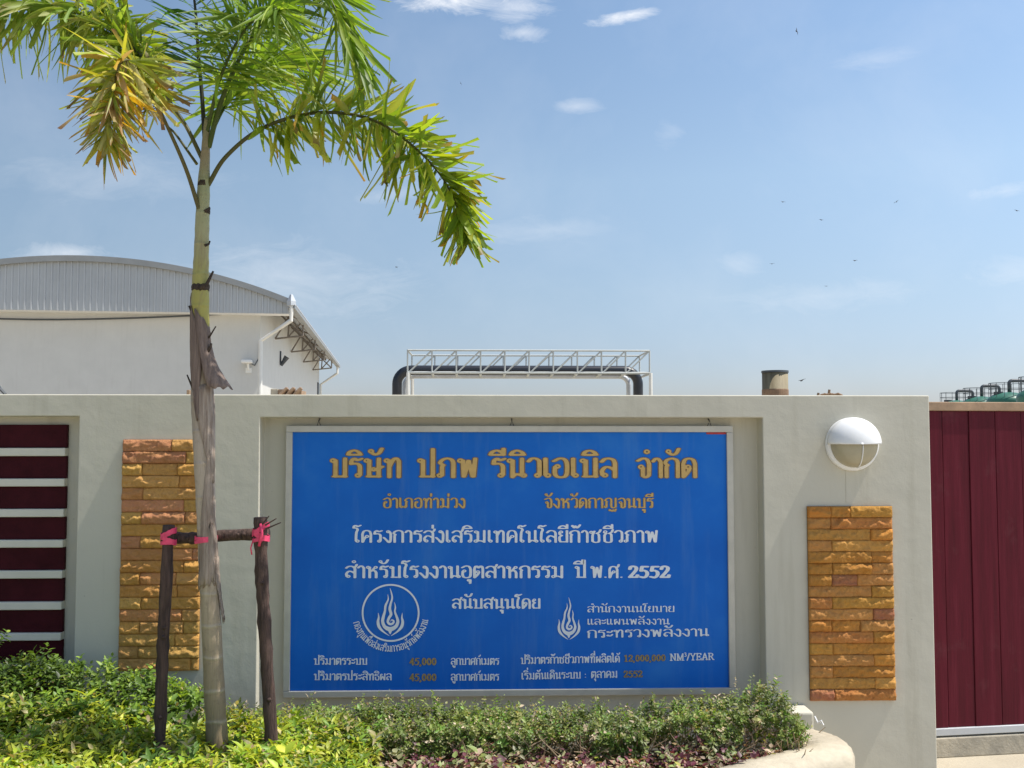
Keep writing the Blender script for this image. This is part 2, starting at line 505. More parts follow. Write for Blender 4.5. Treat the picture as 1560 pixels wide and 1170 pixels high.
for i in range(nx):
    for j in range(nz):
        d = depth(i, j)
        x0, x1, z0, z1 = xs[i], xs[i + 1], zs[j], zs[j + 1]
        b.add([(x0, d, z0), (x1, d, z0), (x1, d, z1), (x0, d, z1)], [(0, 1, 2, 3)])
        b.add([(x0, THK, z0), (x1, THK, z0), (x1, THK, z1), (x0, THK, z1)], [(3, 2, 1, 0)])
        if i + 1 < nx and depth(i + 1, j) != d:
            e = depth(i + 1, j)
            b.add([(x1, d, z0), (x1, e, z0), (x1, e, z1), (x1, d, z1)], [(0, 1, 2, 3)])
        if j + 1 < nz and depth(i, j + 1) != d:
            e = depth(i, j + 1)
            b.add([(x0, d, z1), (x1, d, z1), (x1, e, z1), (x0, e, z1)], [(0, 1, 2, 3)])
        if i == 0: b.add([(x0, 0, z0), (x0, THK, z0), (x0, THK, z1), (x0, 0, z1)], [(0, 3, 2, 1)])
        if i == nx - 1: b.add([(x1, 0, z0), (x1, THK, z0), (x1, THK, z1), (x1, 0, z1)], [(0, 1, 2, 3)])
        if j == nz - 1: b.add([(x0, 0, z1), (x1, 0, z1), (x1, THK, z1), (x0, THK, z1)], [(0, 1, 2, 3)])
wall = b.build('boundary_wall', M['plaster'], bevel=0.010, segs=3)
tag(wall, 'cream plastered boundary wall with a wide sign recess, behind the planting bed', 'wall')

# slatted panel in the left opening
Yb = 0.085
SX1 = (P(102.6, 660, Yb).x + P(97, 990, Yb).x) / 2
t = empty('slatted_panel', ((-3.34 + SX1) / 2, DEP, 0.22), 'maroon horizontal boards with white rails, set in the wall opening at far left', 'slatted panel')
def loc(b, t):
    o = t.location
    b.v = [(x - o.x, y - o.y, z - o.z) for (x, y, z) in b.v]
    return b
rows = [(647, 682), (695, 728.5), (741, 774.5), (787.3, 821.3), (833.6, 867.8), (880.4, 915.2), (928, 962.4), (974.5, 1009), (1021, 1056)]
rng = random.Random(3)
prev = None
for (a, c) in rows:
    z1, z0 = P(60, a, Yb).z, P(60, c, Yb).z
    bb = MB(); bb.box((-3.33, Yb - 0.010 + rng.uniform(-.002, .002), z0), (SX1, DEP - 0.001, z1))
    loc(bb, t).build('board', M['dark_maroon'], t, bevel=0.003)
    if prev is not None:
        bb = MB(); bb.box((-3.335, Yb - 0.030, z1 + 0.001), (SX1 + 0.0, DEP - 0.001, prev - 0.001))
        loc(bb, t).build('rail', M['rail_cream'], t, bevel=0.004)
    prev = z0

# ------------------------------------------------------------------ split stone panels
def vnoise(x, y, seed):
    xi, yi = np.floor(x).astype(int), np.floor(y).astype(int)
    fx, fy = x - xi, y - yi
    fx = fx * fx * (3 - 2 * fx); fy = fy * fy * (3 - 2 * fy)
    def h(a, c):
        n_ = (a * 374761393 + c * 668265263 + seed * 974711) & 0x7fffffff
        n_ = ((n_ ^ (n_ >> 13)) * 1274126177) & 0x7fffffff
        return ((n_ ^ (n_ >> 16)) & 0xffff) / 65535.0
    return (h(xi, yi) * (1 - fx) + h(xi + 1, yi) * fx) * (1 - fy) + (h(xi, yi + 1) * (1 - fx) + h(xi + 1, yi + 1) * fx) * fy

def stone_panel(x0, x1, z0, z1, nrow, pattern, palette, label, seed, bright):
    rg = random.Random(seed)
    t = empty('stone_panel', ((x0 + x1) / 2, 0, z0), label, 'stone cladding', 'split stone panels on the wall')
    Vs, Fs, Cs = [], [], []
    off = 0
    rh = (z1 - z0) / nrow
    for r_ in range(nrow):
        za, zb = z0 + r_ * rh + 0.0006, z0 + (r_ + 1) * rh - 0.0006
        cut = pattern[r_ % len(pattern)]
        edges = [0.0] + list(cut) + [1.0]
        for q in range(len(edges) - 1):
            xa = x0 + (x1 - x0) * edges[q] + 0.0005
            xb = x0 + (x1 - x0) * edges[q + 1] - 0.0005
            nxx = max(4, int((xb - xa) / 0.0048)); nzz = max(6, int((zb - za) / 0.0048))
            gx, gz = np.meshgrid(np.linspace(xa, xb, nxx + 1), np.linspace(za, zb, nzz + 1))
            u = (gx - xa) / (xb - xa); v_ = (gz - za) / (zb - za)
            sd_ = rg.randint(0, 9999)
            rough = rg.choice([0.35, 0.6, 1.0, 1.0, 1.3])
            # split face: a broken ridge running along the stone, chipped away above and below
            crest = 0.52 + 0.55 * (vnoise(gx * 22, gz * 0 + 3.3, sd_) - 0.5) + 0.25 * (vnoise(gx * 70, gz * 0 + 1.3, sd_ + 5) - 0.5)
            ridge = np.clip(1 - np.abs(v_ - crest) / np.where(v_ > crest, 0.30, 0.75), 0, 1)
            amp = np.clip(vnoise(gx * 14, gz * 6, sd_ + 9) * 1.8 - 0.45, 0, 1)
            hgt = 0.016 + rough * (0.016 * ridge * amp) + 0.007 * (vnoise(gx * 40, gz * 60, sd_ + 2) - 0.5) + 0.007 * (vnoise(gx * 110, gz * 140, sd_ + 3) - 0.5)
            hgt = hgt + rg.uniform(-0.003, 0.004)
            ed = np.minimum(np.minimum(u * (xb - xa), (1 - u) * (xb - xa)), np.minimum(v_ * (zb - za), (1 - v_) * (zb - za)))
            hgt = hgt * np.clip(0.72 + ed / 0.014, 0, 1)
            nV = (nxx + 1) * (nzz + 1)
            front = np.stack([gx, -hgt, gz], -1).reshape(-1, 3)
            idx = np.arange(nV).reshape(nzz + 1, nxx + 1)
            fq = np.stack([idx[:-1, :-1], idx[:-1, 1:], idx[1:, 1:], idx[1:, :-1]], -1).reshape(-1, 4)
            ring = np.concatenate([idx[0, :], idx[1:, -1], idx[-1, -2::-1], idx[-2:0:-1, 0]])
            back = front[ring].copy(); back[:, 1] = 0.002
            nb_ = len(ring)
            bi = nV + np.arange(nb_)
            sq = np.stack([ring, bi, np.roll(bi, -1), np.roll(ring, -1)], -1)
            Vs.append(np.concatenate([front, back])); Fs.append(np.concatenate([fq, sq]) + off)
            c = np.array(rg.choice(palette)) * rg.uniform(0.85, 1.15) * bright
            Cs.append(np.repeat(c[None], nV + nb_, 0))
            off += nV + nb_
    Vv = np.concatenate(Vs) - np.array([(x0 + x1) / 2, 0, z0])
    fast_mesh('stone_courses', Vv, np.concatenate(Fs), 4, M['stone'], t, np.concatenate(Cs))
    bk = MB(); bk.box((x0 - 0.0, -0.004, z0), (x1, -0.0005, z1))
    loc(bk, t).build('mortar_bed', M['soil'], t)
    return t

PAT_R = [(.28,), (.76,), (.27,), (.75,), (.27,), (.75,), (.26, .6), (.75,), (.27,), (.74,), (.27, .57), (.28, .74), (.74,), (.28,), (.74,), (.27,), (.27, .5)]
PAL_R = [(.44, .19, .035), (.46, .21, .038), (.40, .17, .045), (.47, .25, .045), (.36, .145, .07), (.44, .22, .06), (.50, .27, .06), (.46, .22, .04)]
sx0 = (P(1230, 775, 0).x + P(1232, 1060, 0).x) / 2
sx1 = (P(1358.5, 775, 0).x + P(1362, 1060, 0).x) / 2
stone_panel(sx0, sx1, P(1296, 1066.5, 0).z, P(1296, 771, 0).z, 17, PAT_R, PAL_R,
            'amber split sandstone panel under the round wall lamp', 21, np.array([1.18, 1.10, 1.25]))
PAT_L = [(.62, .9), (.25,), (.7,), (.26, .8), (.78,), (.27,), (.72,), (.25, .7), (.8,)]
PAL_L = [(.44, .22, .05), (.48, .26, .055), (.40, .19, .06), (.48, .29, .065), (.40, .18, .075), (.45, .25, .065)]
lx0 = (P(187, 680, 0).x + P(183, 1000, 0).x) / 2
lx1 = (P(308, 680, 0).x + P(305, 1000, 0).x) / 2
stone_panel(lx0, lx1, P(245, 1021, 0).z, P(245, 669.5, 0).z, 19, PAT_L, PAL_L,
            'brown split sandstone panel behind the palm trunk and stakes', 5, np.array([1.30, 1.26, 1.60]))

# ------------------------------------------------------------------ round wall lamp
lc = P(1297, 676.5, 0)
lamp = empty('wall_lamp', (lc.x, 0, lc.z), 'round white half-hooded bulkhead lamp on the wall above the amber stone panel', 'wall lamp')
rL = 41.0 / F_PX * (0 - CAM.y) * 1.0
b = MB(); b.lathe([(0, 0.030), (rL * 0.86, 0.030), (rL * 0.97, 0.026), (rL * 1.0, 0.016), (rL * 1.0, 0.001)], 64, axis='Y')
b.build('base_ring', M['lamp_white'], lamp, True)
def half_dome(rx, dep, y0, a0, a1, n1=40, n2=16, e=0.5):
    b = MB(); vs = []; fs = []
    for i in range(n2 + 1):
        t_ = i / n2 * math.pi / 2
        for j in range(n1 + 1):
            a = R(a0 + (a1 - a0) * j / n1)
            vs.append((rx * math.cos(t_) * math.cos(a), -y0 - dep * math.sin(t_) ** 0.9, rx * math.cos(t_) * math.sin(a)))
    for i in range(n2):
        for j in range(n1):
            q = i * (n1 + 1) + j
            fs.append((q, q + 1, q + n1 + 2, q + n1 + 1))
    b.add(vs, fs)
    return b
o = half_dome(rL * 1.0, 0.105, 0.030, 0, 180).build('hood', M['lamp_white'], lamp, True)
md = o.modifiers.new('solid', 'SOLIDIFY'); md.thickness = 0.004; md.offset = -1
half_dome(rL * 0.87, 0.085, 0.030, 178, 362).build('glass_cover', M['glass_dull'], lamp, True)
b = MB(); b.tube([(0.012, -0.034 - 0.083 * math.sin(a), -rL * 0.875 * math.cos(a)) for a in np.linspace(0.05, math.pi / 2, 14)], 0.0028, 8)
b.build('guard_rib', M['lamp_white'], lamp, True)
b = MB(); b.lathe([(0.0, 0.006), (0.003, 0.005), (0.005, 0.0)], 12, axis='Y', center=(0.01, -0.083, rL * 0.70)); b.build('screw', M['alu'], lamp, True)
b = MB(); b.tube([(-0.03, -0.0006, -rL * 0.99), (-0.03, -0.0006, -rL * 2.2)], 0.0012, 6); b.build('cable', M['plaster'], lamp)

# ------------------------------------------------------------------ sign board
Ys = 0.055
fx0 = (P(434.5, 660, Ys).x + P(432, 1050, Ys).x) / 2
fx1 = (P(1117, 660, Ys).x + P(1121, 1040, Ys).x) / 2
fz1 = P(780, 648.5, Ys).z
fz0 = (P(440, 1063.5, Ys).z + P(1110, 1058, Ys).z) / 2
sign = empty('sign_board', ((fx0 + fx1) / 2, DEP, fz0), 'large blue sign board with gold and white lettering, in the wall recess', 'sign')
FR = 0.031
Yp = Ys + 0.012
b = MB()
b.box((fx0, Ys, fz0), (fx1, DEP - 0.01, fz0 + FR)); b.box((fx0, Ys, fz1 - FR), (fx1, DEP - 0.01, fz1))
b.box((fx0, Ys, fz0 + FR), (fx0 + FR, DEP - 0.01, fz1 - FR)); b.box((fx1 - FR, Ys, fz0 + FR), (fx1, DEP - 0.01, fz1 - FR))
loc(b, sign)
o = b.build('frame', M['alu'], sign)
md = o.modifiers.new('bevel', 'BEVEL'); md.width = 0.003; md.segments = 2; md.limit_method = 'ANGLE'
b = MB(); b.box((fx0 + FR, Yp, fz0 + FR), (fx1 - FR, Yp + 0.012, fz1 - FR))
loc(b, sign).build('panel', M['blue'], sign)
for hx in (485, 780, 1082):
    q = P(hx, 645, Ys)
    b = MB()
    b.tube([(q.x - 0.009, Ys + 0.02, fz1), (q.x, Ys + 0.01, fz1 + 0.022), (q.x + 0.009, Ys + 0.02, fz1)], 0.0022, 6)
    b.tube([(q.x, Ys + 0.01, fz1 + 0.022), (q.x, DEP - 0.001, fz1 + 0.034)], 0.003, 6)
    loc(b, sign).build('hanger', M['dark_metal'], sign)
qa, qb = P(1076, 660, Yp), P(1109, 660, Yp)
b = MB(); b.box((qa.x, Yp - 0.003, fz1 - FR - 0.010), (min(qb.x, fx1 - FR - 0.001), Yp - 0.0005, fz1 - FR - 0.001))
loc(b, sign).build('red_sticker', M['red_ink'], sign)

# ---- lettering: looped Thai letters drawn with a broad pen, then outlined by marching squares
G = {}
O = lambda x, y, r=0.085: ('o', x, y, r)
L = lambda *p: ('l', p)
S = lambda *p: ('s', p)
G['ก'] = (.66, [S((.12, 0), (.12, .55), (.17, .64)), S((.17, .64), (.07, .76), (.14, .92), (.32, 1.0), (.5, .94), (.56, .78)), L((.56, .78), (.56, 0))])
G['ค'] = (.68, [O(.36, .50), S((.29, .44), (.20, .25), (.14, .03)), L((.12, 0), (.11, .7)), S((.11, .7), (.18, .93), (.34, 1.0), (.5, .93), (.57, .7)), L((.57, .7), (.57, 0))])
G['ด'] = (.68, [O(.30, .55), S((.36, .48), (.28, .25), (.14, .03)), L((.12, 0), (.11, .7)), S((.11, .7), (.18, .93), (.34, 1.0), (.5, .93), (.57, .7)), L((.57, .7), (.57, 0))])
G['ต'] = (.68, [O(.30, .50), S((.36, .44), (.28, .25), (.14, .03)), L((.12, 0), (.11, .72)), S((.11, .72), (.16, .95), (.26, .98), (.34, .84), (.43, .98), (.53, .95), (.57, .72)), L((.57, .7), (.57, 0))])
G['ศ'] = (.70, [O(.36, .50), S((.29, .44), (.20, .25), (.14, .03)), L((.12, 0), (.11, .7)), S((.11, .7), (.18, .9), (.34, .96), (.5, .89), (.57, .7)), L((.57, .7), (.57, 0)), S((.52, .86), (.62, .95), (.67, 1.12))])
G['ง'] = (.54, [O(.30, .90), S((.37, .92), (.44, .70), (.44, .25)), S((.44, .25), (.40, .02), (.32, .0), (.20, .20), (.06, .40))])
G['จ'] = (.60, [O(.19, .55), L((.26, .5), (.26, .06)), S((.26, .06), (.36, .0), (.48, .08), (.50, .30), (.50, .72), (.42, .95), (.26, 1.0), (.07, .88))])
G['ช'] = (.68, [O(.20, .90), S((.13, .84), (.24, .74), (.16, .58), (.17, .10)), S((.17, .08), (.28, .0), (.46, .0), (.54, .10), (.54, .55)), S((.54, .55), (.52, .70), (.40, .76)), S((.44, .78), (.56, .88), (.62, 1.08))])
G['ซ'] = (.70, [O(.12, .86), S((.18, .92), (.24, .84), (.30, .94), (.20, .60), (.19, .10)), S((.19, .08), (.30, .0), (.46, .0), (.55, .10), (.55, .55)), S((.55, .55), (.52, .70), (.42, .76)), S((.45, .78), (.57, .88), (.64, 1.08))])
G['ญ'] = (1.0, [O(.12, .10), S((.20, .10), (.20, .55), (.24, .64)), S((.24, .64), (.12, .76), (.2, .93), (.36, 1.0), (.5, .93), (.54, .75), (.54, .20), (.60, .02), (.74, .0), (.84, .10)), L((.85, .08), (.85, 1.0)), O(.44, -.24, .07), S((.50, -.26), (.60, -.36), (.68, -.22), (.78, -.36), (.86, -.14))])
G['ท'] = (.70, [O(.13, .88), L((.22, .90), (.22, 0)), S((.22, .55), (.36, .92), (.48, 1.0), (.57, .86)), L((.57, .86), (.57, 0))])
G['ธ'] = (.58, [S((.08, .70), (.14, .95), (.28, .88), (.48, 1.0)), S((.08, .68), (.36, .66), (.49, .52), (.50, .20), (.44, .03), (.30, .0), (.16, .05), (.13, .25), (.13, .42))])
G['น'] = (.72, [O(.13, .88), L((.22, .90), (.22, 0)), L((.55, 1.0), (.55, .12)), O(.61, .10), S((.22, .03), (.36, .16), (.52, .10))])
G['ม'] = (.76, [O(.16, .88), L((.26, .90), (.26, .16)), O(.15, .10, .09), S((.24, .10), (.40, .13), (.60, .03)), L((.61, 1.0), (.61, 0))])
G['บ'] = (.70, [O(.13, .88), L((.22, .90), (.22, .03)), L((.16, .04), (.60, .04)), L((.57, .02), (.57, 1.0))])
G['ป'] = (.70, [O(.13, .88), L((.22, .90), (.22, .03)), L((.16, .04), (.60, .04)), L((.57, .02), (.57, 1.5))])
G['ผ'] = (.72, [O(.23, .86), L((.13, .88), (.15, .03)), L((.16, .03), (.35, .60)), L((.35, .60), (.54, .03)), L((.57, .03), (.59, 1.0))])
G['พ'] = (.80, [O(.13, .88), L((.22, .90), (.25, .03)), L((.26, .03), (.42, .88)), L((.42, .88), (.57, .03)), L((.60, .03), (.66, 1.0))])
G['ภ'] = (.72, [O(.12, .10), S((.20, .10), (.20, .55), (.25, .64)), S((.25, .64), (.13, .76), (.22, .93), (.38, 1.0), (.54, .93), (.60, .75)), L((.60, .75), (.60, 0))])
G['ย'] = (.64, [O(.20, .88), S((.12, .84), (.13, .68), (.25, .58)), S((.25, .58), (.13, .46), (.12, .20), (.18, .04)), L((.16, .04), (.54, .04)), L((.53, .02), (.53, 1.0))])
G['ร'] = (.54, [S((.09, .70), (.12, .90), (.22, .99), (.32, .90), (.48, .98)), S((.09, .70), (.30, .72), (.41, .60), (.42, .30), (.42, .12)), O(.35, .10)])
G['ล'] = (.66, [S((.09, .82), (.2, .97), (.36, 1.0), (.5, .93), (.56, .75)), L((.56, .75), (.56, 0)), O(.20, .11), S((.12, .12), (.10, .34), (.22, .54), (.38, .52), (.56, .36))])
G['ส'] = (.68, [S((.09, .82), (.2, .95), (.36, .97), (.5, .90), (.56, .75)), L((.56, .75), (.56, 0)), O(.20, .11), S((.12, .12), (.10, .34), (.22, .54), (.38, .52), (.56, .36)), S((.50, .86), (.60, .95), (.65, 1.12))])
G['ว'] = (.54, [S((.06, .84), (.16, .98), (.3, 1.0), (.42, .9), (.45, .72), (.45, .12)), O(.38, .10)])
G['ษ'] = (.74, [O(.13, .88), L((.22, .90), (.22, .03)), L((.16, .04), (.60, .04)), L((.57, .02), (.57, 1.0)), O(.38, .42, .075), S((.45, .38), (.56, .44), (.70, .56))])
G['ห'] = (.72, [O(.13, .88), L((.22, .90), (.22, 0)), O(.54, .88, .08), S((.47, .82), (.36, .62), (.22, .50)), S((.30, .58), (.48, .60), (.57, .42)), L((.57, .42), (.57, 0))])
G['อ'] = (.64, [O(.20, .58, .08), S((.12, .55), (.11, .22), (.18, .04), (.34, .0), (.48, .05), (.54, .25), (.54, .70), (.46, .95), (.28, 1.0), (.08, .86))])
G['า'] = (.46, [S((.06, .84), (.15, .98), (.26, .98), (.36, .82)), L((.36, .82), (.36, 0))])
G['ะ'] = (.46, [O(.13, .74, .07), S((.18, .68), (.26, .66), (.34, .74), (.40, .90)), O(.13, .26, .07), S((.18, .20), (.26, .18), (.34, .26), (.40, .42))])
G['เ'] = (.34, [L((.12, 1.0), (.12, .12)), O(.20, .10)])
G['แ'] = (.64, [L((.12, 1.0), (.12, .12)), O(.20, .10), L((.42, 1.0), (.42, .12)), O(.50, .10)])
G['โ'] = (.40, [S((.02, 1.22), (.06, 1.40), (.16, 1.42), (.24, 1.34), (.40, 1.44)), S((.02, 1.22), (.18, 1.20), (.24, 1.05), (.18, .85), (.16, .4), (.16, .12)), O(.24, .10)])
G['ไ'] = (.36, [S((.02, 1.25), (.04, 1.44), (.14, 1.44), (.17, 1.20), (.15, .9), (.15, .12)), O(.23, .10)])
G['ิ'] = (0, [S((-.56, 1.19), (-.50, 1.34), (-.34, 1.42), (-.18, 1.34), (-.10, 1.20)), L((-.56, 1.19), (-.10, 1.19))])
G['ี'] = (0, G['ิ'][1] + [L((-.10, 1.18), (-.10, 1.52))])
G['ื'] = (0, G['ิ'][1] + [L((-.10, 1.18), (-.10, 1.52)), L((-.25, 1.34), (-.25, 1.52))])
G['ั'] = (0, [O(-.46, 1.38, .075), S((-.42, 1.28), (-.30, 1.20), (-.16, 1.28), (-.06, 1.52))])
G['ํ'] = (0, [O(-.18, 1.36, .085)])
G['่'] = (0, [L((-.13, 1.20), (-.13, 1.46))])
G['้'] = (0, [O(-.36, 1.36, .06), S((-.34, 1.28), (-.24, 1.20), (-.12, 1.30), (-.04, 1.50))])
G['๊'] = (0, [O(-.46, 1.40, .05), S((-.42, 1.34), (-.36, 1.24), (-.30, 1.40), (-.22, 1.24), (-.14, 1.30), (-.04, 1.50))])
G['์'] = (0, [O(-.24, 1.30, .06), S((-.18, 1.34), (-.12, 1.42), (-.08, 1.54))])
G['ุ'] = (0, [O(-.20, -.22, .07), L((-.12, -.18), (-.12, -.48))])
G['ู'] = (0, [O(-.36, -.20, .065), S((-.30, -.20), (-.28, -.40), (-.14, -.42), (-.11, -.16))])
ell = lambda cx, cy, rx, ry: L(*[(cx + rx * math.cos(a), cy + ry * math.sin(a)) for a in np.linspace(0, 2 * math.pi, 25)])
G['0'] = (.58, [ell(.29, .5, .18, .46)])
G['1'] = (.58, [L((.14, .86), (.30, .98)), L((.30, .98), (.30, .02)), L((.16, .03), (.44, .03))])
G['2'] = (.58, [S((.09, .74), (.14, .93), (.28, .98), (.43, .90), (.44, .70), (.32, .45), (.08, .05)), L((.08, .05), (.48, .05)), L((.48, .05), (.51, .22))])
G['4'] = (.58, [L((.38, 0), (.38, .98)), L((.38, .98), (.06, .32)), L((.06, .30), (.54, .30))])
G['5'] = (.58, [L((.48, .95), (.18, .95)), L((.18, .95), (.13, .58)), S((.13, .58), (.30, .62), (.45, .48), (.45, .22), (.30, .02), (.08, .08))])
G['3'] = (.5, [S((.08, .85), (.2, .98), (.36, .90), (.34, .65), (.2, .55)), S((.2, .55), (.38, .48), (.42, .22), (.28, .02), (.08, .10))])
G[','] = (.26, [S((.12, .06), (.13, -.02), (.07, -.16))])
G['.'] = (.26, [L((.12, .04), (.12, .05))])
G[':'] = (.34, [L((.16, .15), (.16, .16)), L((.16, .62), (.16, .63))])
G['/'] = (.42, [L((.06, -.02), (.36, 1.02))])
G['N'] = (.86, [L((.16, 0), (.16, 1)), L((.16, 1), (.68, .02)), L((.68, .02), (.68, 1)), L((.06, .02), (.27, .02)), L((.58, .98), (.79, .98)), L((.05, .98), (.16, .98))])
G['M'] = (1.0, [L((.16, 0), (.16, 1)), L((.18, .98), (.48, .05)), L((.48, .05), (.80, .98)), L((.82, 1), (.82, 0)), L((.06, .02), (.27, .02)), L((.71, .02), (.93, .02))])
G['Y'] = (.80, [L((.10, .98), (.40, .48)), L((.70, .98), (.40, .48)), L((.40, .48), (.40, 0)), L((.28, .02), (.53, .02)), L((.02, .98), (.22, .98)), L((.60, .98), (.78, .98))])
G['E'] = (.74, [L((.16, 0), (.16, 1)), L((.06, .97), (.62, .97)), L((.06, .03), (.64, .03)), L((.16, .5), (.48, .5)), L((.62, .97), (.63, .78)), L((.64, .03), (.66, .24)), L((.48, .60), (.48, .40))])
G['A'] = (.82, [L((.12, .02), (.41, 1.0)), L((.41, 1.0), (.70, .02)), L((.22, .34), (.60, .34)), L((.03, .02), (.23, .02)), L((.58, .02), (.80, .02))])
G['R'] = (.82, [L((.16, 0), (.16, 1)), S((.06, .97), (.40, .97), (.58, .88), (.58, .64), (.40, .52), (.16, .52)), L((.38, .52), (.68, .02)), L((.06, .02), (.28, .02)), L((.66, .02), (.78, .02))])

def spline(p, n=8):
    p = [np.array(q, float) for q in p]
    if len(p) < 3:
        return p
    q = [2 * p[0] - p[1]] + p + [2 * p[-1] - p[-2]]
    out = []
    for i in range(1, len(q) - 2):
        for t_ in np.linspace(0, 1, n, endpoint=False):
            a, b_, c, d = q[i - 1], q[i], q[i + 1], q[i + 2]
            out.append(0.5 * ((2 * b_) + (-a + c) * t_ + (2 * a - 5 * b_ + 4 * c - d) * t_ ** 2 + (-a + 3 * b_ - 3 * c + d) * t_ ** 3))
    out.append(p[-1])
    return out

def seg_field(gx, gy, pts, rads):
    f = np.full(gx.shape, 9.0)
    for i in range(len(pts) - 1):
        ax, ay = pts[i][0], pts[i][1]; bx, by = pts[i + 1][0], pts[i + 1][1]
        dx, dy = bx - ax, by - ay
        l2 = dx * dx + dy * dy + 1e-12
        t_ = np.clip(((gx - ax) * dx + (gy - ay) * dy) / l2, 0, 1)
        d_ = np.hypot(gx - ax - t_ * dx, gy - ay - t_ * dy) - (rads[i] + t_ * (rads[i + 1] - rads[i]))
        f = np.minimum(f, d_)
    return f

def march(f, X0, Y0, h):
    """filled contour f<0 as 2-D verts and faces"""
    vid, vs, fs = {}, [], []
    ny, nx_ = f.shape
    def gv(key, x, y):
        if key not in vid:
            vid[key] = len(vs); vs.append((X0 + x * h, Y0 + y * h))
        return vid[key]
    for j in range(ny - 1):
        for i in range(nx_ - 1):
            cs = [(i, j), (i + 1, j), (i + 1, j + 1), (i, j + 1)]
            vals = [f[c[1], c[0]] for c in cs]
            if min(vals) >= 0:
                continue
            poly = []
            for q in range(4):
                a, b_ = cs[q], cs[(q + 1) % 4]
                va, vb = vals[q], vals[(q + 1) % 4]
                if va < 0:
                    poly.append(gv(('c',) + a, *a))
                if (va < 0) != (vb < 0):
                    t_ = va / (va - vb)
                    if a > b_:
                        key = ('e', b_, a)
                    else:
                        key = ('e', a, b_)
                    poly.append(gv(key, a[0] + (b_[0] - a[0]) * t_, a[1] + (b_[1] - a[1]) * t_))
            if len(poly) >= 3:
                fs.append(tuple(poly))
    return vs, fs

CACHE = {}
NIB_ASP = 0.62         # pen nib: thick verticals, thinner horizontals
def glyph(ch, wt, iso):
    key = (ch, wt, iso)
    if key in CACHE:
        return CACHE[key]
    adv, st = G[ch]
    h = 1 / 26.0
    allp = []
    for s_ in st:
        if s_[0] == 'o':
            allp += [(s_[1] - s_[3], s_[2] - s_[3]), (s_[1] + s_[3], s_[2] + s_[3])]
        else:
            allp += list(s_[1])
    x0 = min(p[0] for p in allp) - 0.2; x1 = max(p[0] for p in allp) + 0.2
    y0 = min(p[1] for p in allp) - 0.2; y1 = max(p[1] for p in allp) + 0.2
    gx, gy = np.meshgrid(np.arange(x0, x1, h), np.arange(y0, y1, h))
    f = np.full(gx.shape, 9.0)
    for s_ in st:
        if s_[0] == 'o':
            pts = [(s_[1] + s_[3] * math.cos(a), s_[2] + s_[3] * math.sin(a)) for a in np.linspace(0, 2 * math.pi, 15)]
            f = np.minimum(f, seg_field(gx, gy, pts, [0.030 + 0.12 * wt] * 15))
        else:
            pts = spline(s_[1], 6) if s_[0] == 's' else s_[1]
            pts = [(p[0] * NIB_ASP, p[1]) for p in pts]
            f = np.minimum(f, seg_field(gx * NIB_ASP, gy, pts, [wt * 0.78] * len(pts)))
    CACHE[key] = march(f - iso + 1e-4, x0, y0, h)
    return CACHE[key]

UP = set('ิีืัํ')
TONE = set('่้๊์')
def layout(text):
    text = text.replace('ำ', 'ํา')
    x, out, prev_up = 0.0, [], False
    i = 0
    for ch in text:
        if ch == ' ':
            x += 0.36; prev_up = False; continue
        if ch == '³':
            out.append(('3', x, 0.55, 0.6)); x += 0.32; continue
        dy, dx = 0.0, 0.0
        if ch in TONE and prev_up: dy = 0.36
        if out and (ch in UP or ch in TONE) and out[-1][0] in 'ปฝฟ': dx = -0.14
        out.append((ch, x + dx, dy, 1.0))
        prev_up = ch in UP or (prev_up and ch in TONE)
        x += G[ch][0]
    return out, x

def lettering(name, text, x0, x1, base, hpx, m, wt=0.085, outline=None, ext=0.003, lift=0.0, arc=None):
    """text between photo columns x0..x1 on the sign, base line row and letter height in photo pixels"""
    lay, wid = layout(text)
    jobs = [(m, 0.0, 0.0, name)]
    if outline:
        jobs.append((outline, 0.024, -ext * 0.5, 'lettering_outline'))
    base0, base1 = base if isinstance(base, tuple) else (base, base)
    a = P(x0, base0, Yp); c = P(x1, base1, Yp)
    sx = (c.x - a.x) / wid
    sz = hpx / F_PX * (Yp - CAM.y)
    ob = None
    for (mm, iso, dy, nm) in jobs:
        b = MB()
        for (ch, gx, gyo, sc) in lay:
            vs, fs = glyph(ch, wt, iso)
            pts = []
            for (vx, vy) in vs:
                ux, uz = gx + vx * sc, gyo + vy * sc
                if arc is None:
                    t_ = ux / wid
                    pts.append((a.x + ux * sx, a.z + (c.z - a.z) * t_ + uz * sz))
                else:
                    (ccx, ccz, rad, th0, th1) = arc
                    th = R(th0 + (th1 - th0) * ux / wid)
                    rr = rad - uz * sz
                    pts.append((ccx + rr * math.cos(th), ccz + rr * math.sin(th)))
            yf = Yp - ext - dy - lift
            yf = Yp - (ext if nm != 'lettering_outline' else ext * 0.45) - lift
            n0 = len(b.v)
            b.add([(p[0], yf, p[1]) for p in pts], fs)
            cnt = {}
            for f_ in fs:
                for q in range(len(f_)):
                    e_ = (f_[q], f_[(q + 1) % len(f_)])
                    cnt[tuple(sorted(e_))] = cnt.get(tuple(sorted(e_)), 0) + 1
            bv = {}
            nb0 = len(b.v)
            for e_, n_ in cnt.items():
                if n_ == 1:
                    for q in e_:
                        if q not in bv:
                            bv[q] = len(b.v); b.v.append((pts[q][0], Yp - 0.0002, pts[q][1]))
                    b.f.append((n0 + e_[0], n0 + e_[1], bv[e_[1]], bv[e_[0]]))
        loc(b, sign)
        o = b.build(nm, mm, ob or sign)
        if ob is None: ob = o
    if outline:
        for ch_ in ob.children:
            pass
    return ob

